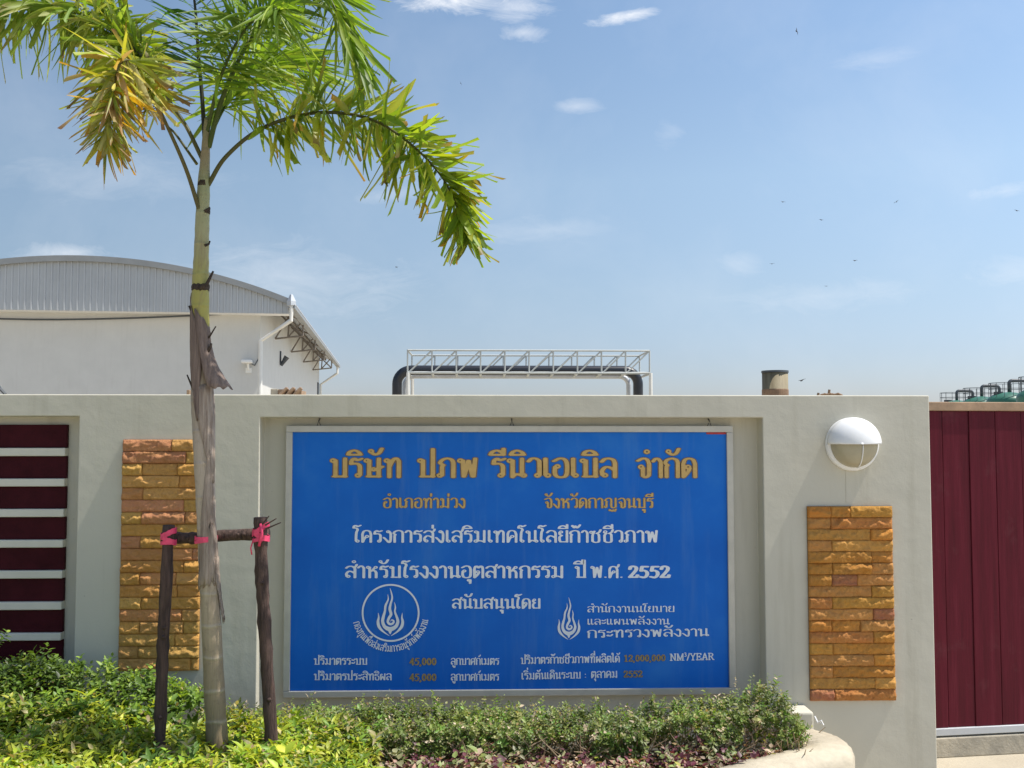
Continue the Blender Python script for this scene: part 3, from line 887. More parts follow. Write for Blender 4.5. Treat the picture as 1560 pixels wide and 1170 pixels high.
T = lettering
for (tx, xa, xb) in (('บริษัท', 502, 613), ('ปภพ', 635, 730), ('รีนิวเอเบิล', 748, 941), ('จำกัด', 969, 1063)):
    T('lettering', tx, xa, xb, 727, 28.5, M['gold_ink'], 0.062, M['brown_ink'], 0.005)
for (tx, xa, xb) in (('อำเภอท่าม่วง', 583, 709.5), ('จังหวัดกาญจนบุรี', 829, 996)):
    T('lettering', tx, xa, xb, 773.5, 14.5, M['gold_ink'], 0.055, M['brown_ink'], 0.003)
T('lettering', 'โครงการส่งเสริมเทคโนโลยีก๊าซชีวภาพ', 538, 1004, 826, 17.5, M['white_ink'], 0.057)
for (tx, xa, xb) in (('สำหรับโรงงานอุตสาหกรรม', 525, 860), ('ปี', 875, 894), ('พ.ศ.', 899, 950), ('2552', 957, 1021)):
    T('lettering', tx, xa, xb, 880, 17.5, M['white_ink'], 0.060 if tx != '2552' else 0.085)
T('lettering', 'สนับสนุนโดย', 688, 824, 926.8, 14.5, M['white_ink'], 0.062)
T('lettering', 'สำนักงานนโยบาย', 894, 1028, (932.6, 932.0), 8.8, M['white_ink'], 0.046)
T('lettering', 'และแผนพลังงาน', 894, 1020, (951.5, 951), 8.3, M['white_ink'], 0.046)
T('lettering', 'กระทรวงพลังงาน', 894, 1080, (971.5, 968.5), 11.0, M['white_ink'], 0.050)
T('lettering', 'ปริมาตรระบบ', 478, 560, 1012.3, 9.3, M['white_ink'], 0.060)
T('lettering', 'ปริมาตรประสิทธิผล', 478, 597, 1035.8, 9.3, M['white_ink'], 0.060)
for y_ in (1013, 1037):
    T('lettering', '45,000', 624, 665, y_, 10.3, M['faded_ink'], 0.080)
    T('lettering', 'ลูกบาศก์เมตร', 686.5, 760.5, y_ - 0.6, 9.3, M['white_ink'], 0.060)
T('lettering', 'ปริมาตรก๊าซชีวภาพที่ผลิตได้', 793, 944.5, (1011.3, 1008.5), 9.3, M['white_ink'], 0.060)
T('lettering', '12,000,000', 950, 1014, (1007.8, 1006.8), 9.6, M['faded_ink'], 0.075)
T('lettering', 'NM³/YEAR', 1020.5, 1088, (1006.3, 1004.8), 10.0, M['white_ink'], 0.065)
T('lettering', 'เริ่มต้นเดินระบบ :', 794, 894, (1035, 1033), 9.3, M['white_ink'], 0.060)
T('lettering', 'ตุลาคม', 900, 941, (1032.6, 1032), 9.5, M['white_ink'], 0.060)
T('lettering', '2552', 950, 979, (1031.8, 1031.4), 9.6, M['faded_ink'], 0.080)

# emblems (two flames; the left one in a ring with words round its foot)
def emblem(cx, cy, sx, sy, ring):
    """flame drawn in a 1350x1170 frame; sx, sy photo pixels per unit; (cx,cy) photo pixel of the frame point (580,470)"""
    petals = [[(416, 480, 2), (424, 540, 11), (414, 605, 19), (430, 675, 20), (486, 738, 12), (568, 795, 3)],
              [(747, 484, 2), (742, 545, 11), (752, 608, 19), (735, 675, 20), (678, 738, 12), (596, 795, 3)]]
    body = [(548, 226, 2), (553, 300, 9), (518, 380, 15), (508, 460, 15), (486, 540, 20), (478, 605, 21), (508, 672, 24), (580, 705, 30),
            (654, 672, 24), (686, 605, 20), (670, 535, 16), (646, 465, 12), (652, 400, 9), (638, 335, 2)]
    tip = [(580, 705, 30), (580, 740, 20), (582, 772, 3)]
    core = [(578, 140, 2), (598, 210, 9), (608, 280, 12), (584, 370, 15), (576, 430, 18), (592, 500, 19), (564, 552, 18), (549, 605, 17),
            (578, 636, 16), (616, 626, 15), (630, 598, 13), (610, 578, 9), (592, 586, 5), (588, 602, 3)]
    x0, x1, y0, y1 = (180, 1000, 70, 900) if ring else (370, 800, 110, 830)
    h = 4.5
    gx, gy = np.meshgrid(np.arange(x0, x1, h), np.arange(y0, y1, h))
    f = np.full(gx.shape, 99.0)
    for st in petals + [body, tip, core]:
        sp_ = spline([(p[0], p[1], p[2]) for p in st], 6)
        f = np.minimum(f, seg_field(gx, gy, [(p[0], p[1]) for p in sp_], [max(1.5, p[2]) for p in sp_]))
    if ring:
        f = np.minimum(f, np.abs(np.hypot(gx - 587, gy - 482) - 384) - 12)
    vs, fs = march(f + 1e-3, x0, y0, h)
    b = MB()
    pts = []
    for (vx, vy) in vs:
        q = P(cx + (vx - 580) * sx, cy + (vy - 470) * sy, Yp)
        pts.append((q.x, Yp - 0.003, q.z))
    b.add(pts, [tuple(reversed(f_)) for f_ in fs])
    return loc(b, sign).build('emblem', M['white_ink'], sign)
emblem(594.4, 932.2, 1 / 9.0, 1 / 9.0, True)
emblem(866.4, 942.2, 0.092, 0.0977, False)
q = P(595.2, 933.5, Yp)
pxm = (Yp - CAM.y) / F_PX
T('lettering', 'กองทุนเพื่อส่งเสริมการอนุรักษ์พลังงาน', 540, 652, 940, 8.6, M['white_ink'], 0.055, arc=(q.x, q.z, 57.5 * pxm, 194, 349))

# ------------------------------------------------------------------ gate, track, planter
g0 = P(1421, 1110, 0.30)
GA = 7.0
gate = empty('wooden_gate', (X_END - 0.25, 0.30 - 0.25 * math.tan(R(GA)) - 0.0, 0), 'maroon vertical board gate with a brown top rail, right of the wall end', 'gate', rz=R(GA))
gd = 0.34
gz0 = P(1490, 1107, gd).z; gz1 = P(1490, 626, gd).z; gzt = P(1490, 612.5, gd).z
bw = 44.5 / F_PX * (gd - CAM.y)
rng = random.Random(8)
b = MB()
x = 0.02
while x < 2.6:
    yo = rng.uniform(-0.002, 0.003)
    b.box((x + 0.0015, yo, gz0), (x + bw - 0.0015, 0.022 + yo, gz1))
    x += bw
b.build('board_panel', M['gate_paint'], gate, bevel=0.003)
GX1 = x
b = MB(); b.box((0.0, -0.012, gz1), (GX1, 0.04, gzt)); b.build('top_rail', M['brown_tile'], gate, bevel=0.004)
b = MB(); b.box((0.0, -0.012, gz0 - 0.036), (GX1, 0.04, gz0)); b.build('bottom_rail', M['grey_metal'], gate, bevel=0.003)
b = MB(); b.box((X_END - 0.4, 0.285, 0.0), (X_END + 3.0, 0.36, gz0 - 0.045))
b.v = [(vx, vy + (vx - X_END) * math.tan(R(GA)), vz) for (vx, vy, vz) in b.v]
o = b.build('kerb', M['track_concrete'], bevel=0.006); tag(o, kind='structure')

# planter kerb: plan outline of the outer edge, rounded concrete rim
KZ = 0.30
outer = [(-3.9, -0.02), (-3.9, -1.2), (-3.7, -1.55), (-3.2, -1.72), (-1.8, -1.76), (-0.6, -1.66), (0.2, -1.38), (0.75, -1.08), (1.15, -0.80), (1.45, -0.62), (1.58, -0.50), (1.615, -0.36), (1.57, -0.23), (1.49, -0.135)]
pts2 = spline(outer, 8)
prof = [(0.0, 0.0), (0.0, KZ - 0.05), (0.012, KZ - 0.02), (0.04, KZ), (0.12, KZ + 0.005), (0.19, KZ - 0.006), (0.205, KZ - 0.05), (0.205, 0.0)]
b = MB()
n_ = len(pts2); vs = []; fs = []
rgk = np.random.RandomState(4)
for i, p in enumerate(pts2):
    t_ = pts2[min(i + 1, n_ - 1)] - pts2[max(i - 1, 0)]
    t_ = t_ / np.linalg.norm(t_)
    inn = np.array([-t_[1], t_[0]])
    for (dd, zz) in prof:
        jz = (rgk.rand() - 0.5) * 0.006 if zz > 0.1 else 0
        vs.append((p[0] + inn[0] * dd, p[1] + inn[1] * dd, zz + jz))
for i in range(n_ - 1):
    for j in range(len(prof) - 1):
        q = i * len(prof) + j
        fs.append((q, q + len(prof), q + len(prof) + 1, q + 1))
fs.append(tuple(range(len(prof)))); fs.append(tuple((n_ - 1) * len(prof) + j for j in reversed(range(len(prof)))))
b.add(vs, fs)
o = b.build('planter_kerb', M['concrete'], None, True)
tag(o, 'rounded sandy concrete kerb of the planting bed in front of the wall', 'kerb')
inner = []
for i, p in enumerate(pts2):
    t_ = pts2[min(i + 1, n_ - 1)] - pts2[max(i - 1, 0)]; t_ = t_ / np.linalg.norm(t_)
    inner.append((p[0] - t_[1] * 0.19, p[1] + t_[0] * 0.19))
SOIL = 0.22
b = MB(); b.add([(p[0], p[1], SOIL) for p in inner], [tuple(range(len(inner)))])
tag(b.build('soil', M['soil']), kind='structure')
# white painted block in the bed's corner
wq0, wq1 = P(1203, 1080, -0.13), P(1240, 1080, -0.13)
b = MB(); b.box((wq0.x, -0.13, 0.05), (wq1.x, -0.002, P(1220, 1085, -0.13).z))
o = b.build('white_block', M['plaster'], bevel=0.012, segs=3)
tag(o, 'small white plastered block between the hedge end and the concrete kerb', 'block')
b = MB(); b.tube([(wq1.x + 0.002, -0.132, 0.335), (wq1.x + 0.008, -0.15, 0.315), (wq1.x + 0.03, -0.17, 0.309), (wq1.x + 0.022, -0.165, 0.325), (wq1.x + 0.006, -0.155, 0.312)], 0.004, 6)
tag(b.build('string', M['white_plaster']), 'scrap of pale string on the kerb beside the white block', 'string')

# ------------------------------------------------------------------ palm tree
YT = -0.75
def T3(px, py, dy=0.0):
    return P(px, py, YT + dy)
base = T3(331, 1112); base.z = SOIL
palm = empty('palm_tree', (base.x, YT, SOIL), 'young palm with arching fronds, tied to the stake frame in front of the wall', 'palm tree')
pxs = (YT - CAM.y) / F_PX
tr = [(333, 1175, 17), (329.5, 1105, 15.5), (326, 1040, 15), (322, 950, 14.5), (318, 880, 14), (314.5, 800, 14), (312, 720, 15), (309.5, 650, 16), (307, 600, 15.5), (305.5, 540, 14.5),
      (305, 480, 13.5), (305.5, 430, 12.5), (307, 380, 11), (308.5, 330, 10.5), (310, 290, 9.5), (312, 250, 7.5), (314, 215, 6), (316, 180, 4.5)]
tp = [(T3(a, c), r_ * pxs) for a, c, r_ in tr]
sm = spline([(p.x, p.y, p.z, r_) for p, r_ in tp], 5)
sm = [q for q in sm if q[2] > SOIL - 0.08]
b = MB()
rr = random.Random(5)
b.tube([q[:3] for q in sm], [q[3] * (1.0 + 0.03 * rr.uniform(-1, 1)) for q in sm], 20)
loc(b, palm).build('trunk', M['trunk'], palm, True)
def trunk_at(py):
    z_ = T3(310, py).z
    best = min(sm, key=lambda q: abs(q[2] - z_))
    return best
def wrap(py0, py1, th0, th1, off, flare, name='leaf_sheath', m='sheath', taper=0.6, n=14, k_=10, skew=0.0):
    """dry sheath flap wrapped round the trunk between two heights; th=0 faces right, -90 faces the viewer"""
    b = MB(); vs = []; fs = []
    for i in range(n + 1):
        s_ = i / n
        q = trunk_at(py0 + (py1 - py0) * s_)
        z_ = T3(310, py0 + (py1 - py0) * s_).z
        c_ = (th0 + th1) / 2; hw = (th1 - th0) / 2 * (1 - taper * s_)
        for j in range(k_ + 1):
            th = R(c_ + hw * (2 * j / k_ - 1) + 18 * s_)
            rad = q[3] + off + flare * s_ ** 2.2 * (0.35 + 0.65 * j / k_) + 0.0012 * math.sin(j * 2.3 + i * 0.9)
            zj = z_ + skew * (j / k_ - 0.5) * (1 - s_) + (0.012 * math.sin(j * 1.9 + py0) + 0.008 * math.sin(j * 4.3)) * min(1.0, abs(py1 - py0) / 60.0) * (1 - 2 * s_) ** 2
            vs.append((q[0] + rad * math.cos(th), q[1] + rad * math.sin(th), zj))
    for i in range(n):
        for j in range(k_):
            a = i * (k_ + 1) + j
            fs.append((a, a + 1, a + k_ + 2, a + k_ + 1))
    b.add(vs, fs)
    o = loc(b, palm).build(name, M[m], palm, True)
    md = o.modifiers.new('solid', 'SOLIDIFY'); md.thickness = 0.002
    return o
wrap(490, 592, -110, 15, 0.003, 0.085, taper=0.6, m='sheath_dark', skew=-0.10)
wrap(478, 640, -190, -50, 0.002, 0.003, taper=0.93, m='sheath_dark', skew=-0.16)
wrap(585, 735, -130, 30, 0.002, 0.004, taper=0.93, skew=0.07)
wrap(885, 690, -150, 10, 0.003, 0.004, taper=0.92, skew=0.06)
wrap(888, 800, -120, -20, 0.002, 0.008, taper=0.85)
wrap(850, 945, -50, 15, 0.003, 0.010, taper=0.8)
def stub(pts, r0, r1):
    b = MB()
    n = len(pts)
    b.tube([T3(*p) for p in pts], list(np.linspace(r0, r1, n)), 8)
    loc(b, palm).build('leaf_stub', M['stub'], palm, True)
stub([(303, 440, -.03), (315, 433, -.03), (325, 413, -.03)], 0.011, 0.004)
stub([(297, 487, -.02), (293, 476, -.02), (288, 466, -.02)], 0.008, 0.004)
stub([(316, 536, -.03), (321, 528, -.03), (322, 523, -.03)], 0.008, 0.004)
stub([(318, 515, -.02), (324, 505, -.02), (329, 497, -.02)], 0.004, 0.0025)
stub([(297, 598, -.03), (292, 588, -.03), (285, 571, -.03)], 0.005, 0.003)
stub([(312, 374, -.02), (318, 372, -.02), (320, 367, -.02)], 0.006, 0.003)
stub([(312, 322, -.02), (317, 318, -.02)], 0.007, 0.004)
wrap(443, 434, -200, 30, 0.001, 0.001, 'scar_ring', 'stub', 0.35, 4, 16)
wrap(326, 316, -60, 40, 0.001, 0.001, 'scar_ring', 'stub', 0.5, 4, 14)
wrap(284, 276, -150, -60, 0.001, 0.001, 'scar_ring', 'stub', 0.5, 4, 14)

def frond(path, rad0, start, llen, dens, cols, seed, lw=0.021, droop=0.35, ranks=4, ragged=0.3, spread=1.0, lean=0.55, wild=0.15, angs=(25, 155, -15, 195, 70, 110)):
    """path: (px, py, dy) of the rachis; leaflets in several ranks from 'start' to the tip"""
    rs = np.random.RandomState(seed)
    pts = [np.array(T3(*p)) for p in path]
    sp_ = np.array(spline(pts, 12))
    d_ = np.concatenate([[0], np.cumsum(np.linalg.norm(np.diff(sp_, axis=0), axis=1))])
    Ltot = d_[-1]
    b = MB()
    n = len(sp_)
    b.tube(sp_, [rad0 * (1 - 0.82 * i / (n - 1)) for i in range(n)], 8, c=cols['stem'])
    Vs = [np.array([tuple(v) for v in b.v])]
    Fs = []
    # tubes as quads only (caps dropped)
    quads = [f for f in b.f if len(f) == 4]
    Fs.append(np.array(quads)); Cs = [np.repeat(np.array(cols['stem'])[None], len(b.v), 0)]
    off = len(b.v)
    nl = int(dens * Ltot * (1 - start))
    for i in range(nl):
        s_ = start + (1 - start) * (i + rs.rand()) / nl
        dist = s_ * Ltot
        q = np.array([np.interp(dist, d_, sp_[:, a]) for a in range(3)])
        e = 0.01
        t_ = np.array([np.interp(min(dist + e, Ltot), d_, sp_[:, a]) - np.interp(max(dist - e, 0), d_, sp_[:, a]) for a in range(3)])
        t_ = t_ / np.linalg.norm(t_)
        up = np.array([0, 0, 1.0])
        sd_ = np.cross(t_, up)
        if np.linalg.norm(sd_) < 0.2:
            sd_ = np.array([1.0, 0, 0])
        sd_ = sd_ / np.linalg.norm(sd_)
        nn = np.cross(sd_, t_)
        rk = rs.randint(min(ranks, len(angs)))
        ang = angs[rk] + rs.uniform(-22, 22)
        rad = sd_ * math.cos(R(ang)) + nn * math.sin(R(ang)) * spread
        u = (s_ - start) / (1 - start)
        ll = llen * (0.55 + 0.9 * math.sin(math.pi * min(1, 0.12 + u * 0.86)) * 0.6) * rs.uniform(0.7, 1.1)
        dirv = rad + t_ * (lean + 0.6 * u ** 2) + np.array([0, 0, -droop * rs.uniform(0.3, 1.2)])
        dirv = dirv + wild * rs.randn(3)
        dirv = dirv / np.linalg.norm(dirv)
        wv = np.cross(dirv, t_ + 0.3 * rs.randn(3)); wv = wv / (np.linalg.norm(wv) + 1e-9)
        wd = lw * rs.uniform(0.35, 1.35)
        curl = rs.randn(3) * 0.16
        K = 5
        tone = cols['leaf'][rs.randint(len(cols['leaf']))]
        tone = np.array(tone) * rs.uniform(0.8, 1.2)
        tipc = np.array(cols['tip'][rs.randint(len(cols['tip']))]) if rs.rand() < cols.get('tipp', 0.3) else tone
        vs, cs = [], []
        g = rs.choice([0.4, 0.8, 1.2, 2.6], p=[.3, .3, .25, .15]) * droop
        twist = rs.uniform(-0.5, 0.5)
        split = rs.rand() < ragged
        for kk in range(K + 1):
            s2 = kk / K
            c = q + dirv * ll * s2 + np.array([0, 0, -1.0]) * ll * g * 0.5 * s2 ** 2 + curl * ll * s2 ** 2
            wprof = [0.25, 0.75, 1.0, 0.95, 0.72, 0.12][kk]
            if split and kk == K: wprof = 0.75
            nrm_ = np.cross(dirv, wv)
            wdir = wv * math.cos(twist * s2) + nrm_ * math.sin(twist * s2)
            hw = wd * wprof * 0.5
            j1 = rs.uniform(-0.05, 0.08) * ll if split and kk == K else 0
            j2 = rs.uniform(-0.08, 0.05) * ll if split and kk == K else 0
            fo = nrm_ * hw * 0.35
            vs += [c - wdir * hw + fo + dirv * j1, c - fo * 0.4, c + wdir * hw + fo + dirv * j2]
            mixf = np.clip((s2 - 0.55) / 0.45, 0, 1)
            cc_ = tone * (1 - mixf) + tipc * mixf
            cs += [cc_, cc_ * 1.1, cc_]
        fs = []
        for kk in range(K):
            for j in range(2):
                a = kk * 3 + j
                fs.append((a, a + 1, a + 4, a + 3))
        Vs.append(np.array(vs)); Fs.append(np.array(fs) + off); Cs.append(np.array(cs)); off += len(vs)
    o = palm.location
    Vv = np.concatenate(Vs) - np.array([o.x, o.y, o.z])
    return fast_mesh('frond', Vv, np.concatenate(Fs), 4, M['palm_leaf'], palm, np.concatenate(Cs))

GREEN = dict(stem=(.10, .14, .03), leaf=[(.15, .25, .025), (.19, .30, .03), (.26, .34, .05), (.11, .19, .022)], tip=[(.14, .18, .03)], tipp=0.2)
OLIVE = dict(stem=(.12, .12, .04), leaf=[(.24, .33, .025), (.29, .35, .03), (.18, .28, .025), (.33, .35, .06), (.14, .22, .02)], tip=[(.36, .19, .02), (.16, .11, .04), (.30, .26, .04)], tipp=0.3)
PALE = dict(stem=(.13, .13, .05), leaf=[(.21, .30, .045), (.26, .33, .06), (.30, .34, .09), (.16, .25, .035)], tip=[(.26, .24, .08), (.2, .15, .06)], tipp=0.3)
GOLD = dict(stem=(.16, .14, .05), leaf=[(.40, .25, .02), (.34, .33, .04), (.27, .32, .04), (.24, .30, .03), (.46, .42, .20), (.27, .18, .09), (.20, .27, .04), (.40, .42, .16), (.30, .34, .08)], tip=[(.30, .15, .02), (.17, .09, .05), (.34, .28, .14)], tipp=0.6)
DARK = dict(stem=(.05, .05, .03), leaf=[(.04, .11, .02), (.05, .13, .02), (.06, .15, .02)], tip=[(.1, .14, .03)], tipp=0.15)
# right arching frond
frond([(317, 282, 0), (345, 238, -.02), (400, 195, -.05), (480, 172, -.10), (560, 180, -.14), (620, 215, -.17), (672, 268, -.18), (700, 325, -.18), (713, 372, -.18)], 0.010, 0.20, 0.205, 280, OLIVE, 11, lw=0.030, droop=0.22, ranks=9, ragged=0.75, lean=0.22, wild=0.28, angs=(75, 105, 45, 130, -20, 200, -60, 240, -90))
# upper right frond rising out of the frame and drooping back
frond([(318, 225, 0), (335, 160, -.03), (362, 95, -.06), (400, 30, -.10), (445, -30, -.15), (490, -20, -.20), (525, 45, -.24), (550, 105, -.26)], 0.011, 0.34, 0.24, 260, GREEN, 12, lw=0.019, droop=0.4, ragged=0.3, lean=0.6)
# spear frond straight up
frond([(313, 230, 0.01), (308, 150, 0.02), (302, 80, 0.03), (296, 0, 0.03), (280, -90, 0.02), (255, -150, 0.0)], 0.010, 0.30, 0.24, 130, DARK, 13, lw=0.016, droop=0.15, ragged=0.1, lean=0.7)
# dense green frond leaning away to the right
frond([(316, 215, 0.02), (350, 150, 0.15), (395, 100, 0.28), (440, 85, 0.40), (480, 110, 0.48)], 0.008, 0.22, 0.27, 420, GREEN, 14, lw=0.016, droop=0.35, ragged=0.1, lean=0.5, ranks=5)
# another green one towards the upper middle
frond([(315, 205, 0.0), (335, 120, -.10), (370, 50, -.22), (410, 10, -.34), (430, 20, -.42)], 0.008, 0.26, 0.25, 380, GREEN, 15, lw=0.016, droop=0.45, ragged=0.1, lean=0.5, ranks=5)
# left frond out of the frame
frond([(308, 242, 0.0), (285, 195, .01), (262, 160, .02), (215, 85, .03), (140, 30, .04), (60, 5, .04), (-20, 15, .03), (-90, 60, .0)], 0.009, 0.32, 0.19, 440, PALE, 16, lw=0.023, droop=0.55, ragged=0.4, ranks=8, lean=0.2, wild=0.35, angs=(25, 155, -15, 195, 70, 110, -60, 240))
# ageing golden frond that hangs towards the viewer
frond([(303, 318, -.02), (285, 262, -.05), (262, 208, -.10), (232, 145, -.22), (205, 98, -.34), (184, 96, -.42), (174, 132, -.46), (168, 180, -.48), (163, 218, -.48)], 0.009, 0.40, 0.17, 450, GOLD, 17, lw=0.019, droop=0.42, ragged=0.6, ranks=8, lean=0.3, wild=0.42, angs=(15, 165, -15, 195, 60, 120, -50, 230))
# small low left leaf piece
frond([(300, 250, 0.02), (268, 205, .06), (240, 170, .10), (205, 60, .15), (170, 10, .2)], 0.006, 0.50, 0.20, 380, OLIVE, 18, lw=0.02, droop=0.3, ragged=0.4, ranks=4, lean=0.4)

# ------------------------------------------------------------------ stakes
stk = empty('tree_stake_frame', tuple(P(330, 1100, -0.72).xy) + (SOIL,), 'dark rough wooden stake frame with pink ties, holding the palm', 'tree support')
rng = random.Random(12)
def stake(pts, r_, name):
    b = MB()
    pp = spline([tuple(P(*p)) for p in pts], 7)
    b.tube(pp, [r_ * rng.uniform(0.9, 1.08) for _ in pp], 12, wob=0.06, rng=rng)
    for _ in range(3):       # knots
        q = pp[rng.randint(3, len(pp) - 4)]
        b.tube([(q[0] + 0.004, q[1] - r_ * 0.6, q[2]), (q[0] + 0.008, q[1] - r_ * 1.25, q[2] + 0.004)], [0.011, 0.006], 8)
    return loc(b, stk).build(name, M['stake'], stk, True)
stake([(257, 800, -.74), (254, 870, -.74), (249, 970, -.74), (245, 1075, -.745), (242, 1190, -.75)], 0.0235, 'post')
stake([(397, 788, -.76), (398, 850, -.76), (401, 920, -.765), (407, 1020, -.77), (413, 1120, -.775), (416, 1190, -.78)], 0.026, 'post')
bar = [(249, 819, -.775), (300, 819.5, -.715), (330, 816, -.705), (410, 812, -.80)]
stake([(248, 819, -.70), (300, 819.5, -.702), (345, 815.5, -.705), (410, 813, -.71)], 0.0235, 'crossbar')
def tie(px, py, dy, w_, bands):
    """flat tape wound round a joint: bands of (offset px, height m, tilt)"""
    b = MB()
    for (oy, hh, tl) in bands:
        c = P(px, py + oy, dy)
        vs, fs = [], []
        N_ = 28
        for i in range(N_):
            a = 2 * math.pi * i / N_
            rr = w_ * (1 + rng.uniform(-.03, .03))
            zc_ = c.z + tl * w_ * math.cos(a) + rng.uniform(-.0015, .0015)
            for (ro, zo) in ((0, -hh / 2), (0.002, -hh / 2), (0.002, hh / 2), (0, hh / 2)):
                vs.append((c.x + (rr + ro) * math.cos(a), c.y + (rr + ro) * math.sin(a), zc_ + zo))
        for i in range(N_):
            for k_ in range(4):
                k2 = (k_ + 1) % 4; i2 = (i + 1) % N_
                fs.append((i * 4 + k_, i * 4 + k2, i2 * 4 + k2, i2 * 4 + k_))
        b.add(vs, fs)
    return loc(b, stk).build('tie', M['tie'], stk)
tie(256.8, 818, -.74, 0.0285, [(-5, .022, .5), (3, .022, -.5), (8, .014, .1)])
tie(397.6, 812, -.76, 0.0315, [(-6, .022, .6), (3, .022, -.5), (9, .014, .2)])
b = MB()
q = P(397, 812, -.79)
b.tube([(q.x, q.y, q.z + .035), (q.x + .008, q.y - .012, q.z), (q.x - .004, q.y - .006, q.z - .05)], 0.006, 6)
b.tube([(q.x - .03, q.y + .02, q.z - .02), (q.x - .04, q.y + .01, q.z - .06), (q.x - .035, q.y + .01, q.z - .085)], 0.003, 6)
loc(b, stk).build('tie_end', M['tie'], stk, True)
tie(314, 820.5, -.748, 0.042, [(-1, .016, .0), (3, .010, .12)])
for (pa, pb) in (((404, 800), (421, 790)), ((404, 806), (428, 796)), ((400, 798), (410, 786))):
    b = MB(); b.tube([P(*pa, -.79), P(*pb, -.80)], [0.004, 0.002], 6); loc(b, stk).build('splinter', M['stake'], stk)

# ------------------------------------------------------------------ planting
def smooth_h(x, y, seed):
    return vnoise(np.asarray(x) * 3.1 + 50, np.asarray(y) * 3.1 + 50, seed) - 0.5 + 0.5 * (vnoise(np.asarray(x) * 8 + 50, np.asarray(y) * 8 + 50, seed + 1) - 0.5)

def shoots(rs, bp, bd, nleaf, slen, ln, wd, pal, prob, bend, open_):
    """leafy shoots: base points bp, directions bd"""
    n = len(bp)
    i = np.repeat(np.arange(n), nleaf)
    k_ = np.tile(np.arange(nleaf), n)
    s_ = (k_ + rs.rand(len(k_))) / nleaf
    bdn = norm(bd)[i]
    pos = bp[i] + bdn * (slen * s_)[:, None]
    th = k_ * 2.4 + rs.rand(n)[i] * 6.28 + rs.randn(len(k_)) * 0.3
    ref = norm(np.cross(bdn, np.array([0.3, 0.9, 0.1]) + 0.01 * rs.randn(len(k_), 3)))
    bi = np.cross(bdn, ref)
    rad = ref * np.cos(th)[:, None] + bi * np.sin(th)[:, None]
    d = rad * open_ + bdn * (0.25 + 0.9 * s_[:, None] ** 2) + 0.18 * rs.randn(len(k_), 3)
    big = np.exp(0.26 * rs.randn(n))[i]
    L_ = ln * big * (1 - 0.45 * s_) * rs.uniform(0.65, 1.2, len(k_))
    W_ = wd * big * (1 - 0.35 * s_) * rs.uniform(0.75, 1.2, len(k_))
    pal = np.array(pal)
    pi = rs.choice(len(pal), n, p=prob)[i]
    swap = rs.rand(len(k_)) < 0.25
    pi = np.where(swap, rs.choice(len(pal), len(k_), p=prob), pi)
    tone = 0.62 + 0.76 * vnoise(bp[:, 0] * 5 + 90, bp[:, 1] * 9 + bp[:, 2] * 9 + 90, 71)
    c = pal[pi] * rs.uniform(0.75, 1.25, (len(k_), 1)) * tone[i][:, None] * (0.85 + 0.3 * s_[:, None])
    dead = rs.rand(len(k_)) < 0.02
    c = np.where(dead[:, None], np.array([.34, .24, .12]) * rs.uniform(.6, 1.2, (len(k_), 1)), c)
    return leaves(pos, d, bdn + 0.02 * rs.randn(len(k_), 3), L_, W_, c, bend)

def merge(parts):
    Vs, Fs, Cs, off = [], [], [], 0
    for v, f, c in parts:
        Vs.append(v); Fs.append(f + off); Cs.append(c); off += len(v)
    return np.concatenate(Vs), np.concatenate(Fs), np.concatenate(Cs)

def twigs(rs, n, x0, x1, y0, y1, z0, z1, lean=0.16, r_=0.0030):
    b = MB()
    for _ in range(n):
        x, y = rs.uniform(x0, x1), rs.uniform(y0, y1)
        p0 = np.array([x, y, z0])
        d = np.array([rs.uniform(-lean, lean), rs.uniform(-lean, lean * 0.5), rs.uniform(0.6, 1.0) * (z1 - z0)])
        p1 = p0 + d * 0.5 + rs.randn(3) * 0.012
        p2 = p0 + d + rs.randn(3) * 0.015
        b.tube([p0, p1, p2], [r_ * 1.3, r_, r_ * 0.5], 5, cap=False)
        if rs.rand() < 0.7:
            b.tube([p1, p1 + np.array([rs.uniform(-.08, .08), rs.uniform(-.06, .03), rs.uniform(.03, .09)])], [r_ * 0.8, r_ * 0.4], 5, cap=False)
    return b

BED = np.array([(p[0], p[1]) for p in inner])
def in_bed(x, y):
    c = np.zeros(len(x), bool)
    n = len(BED)
    for i in range(n):
        (xa, ya), (xb, yb) = BED[i], BED[(i + 1) % n]
        cr = ((ya > y) != (yb > y)) & (x < (xb - xa) * (y - ya) / (yb - ya + 1e-12) + xa)
        c ^= cr
    return c

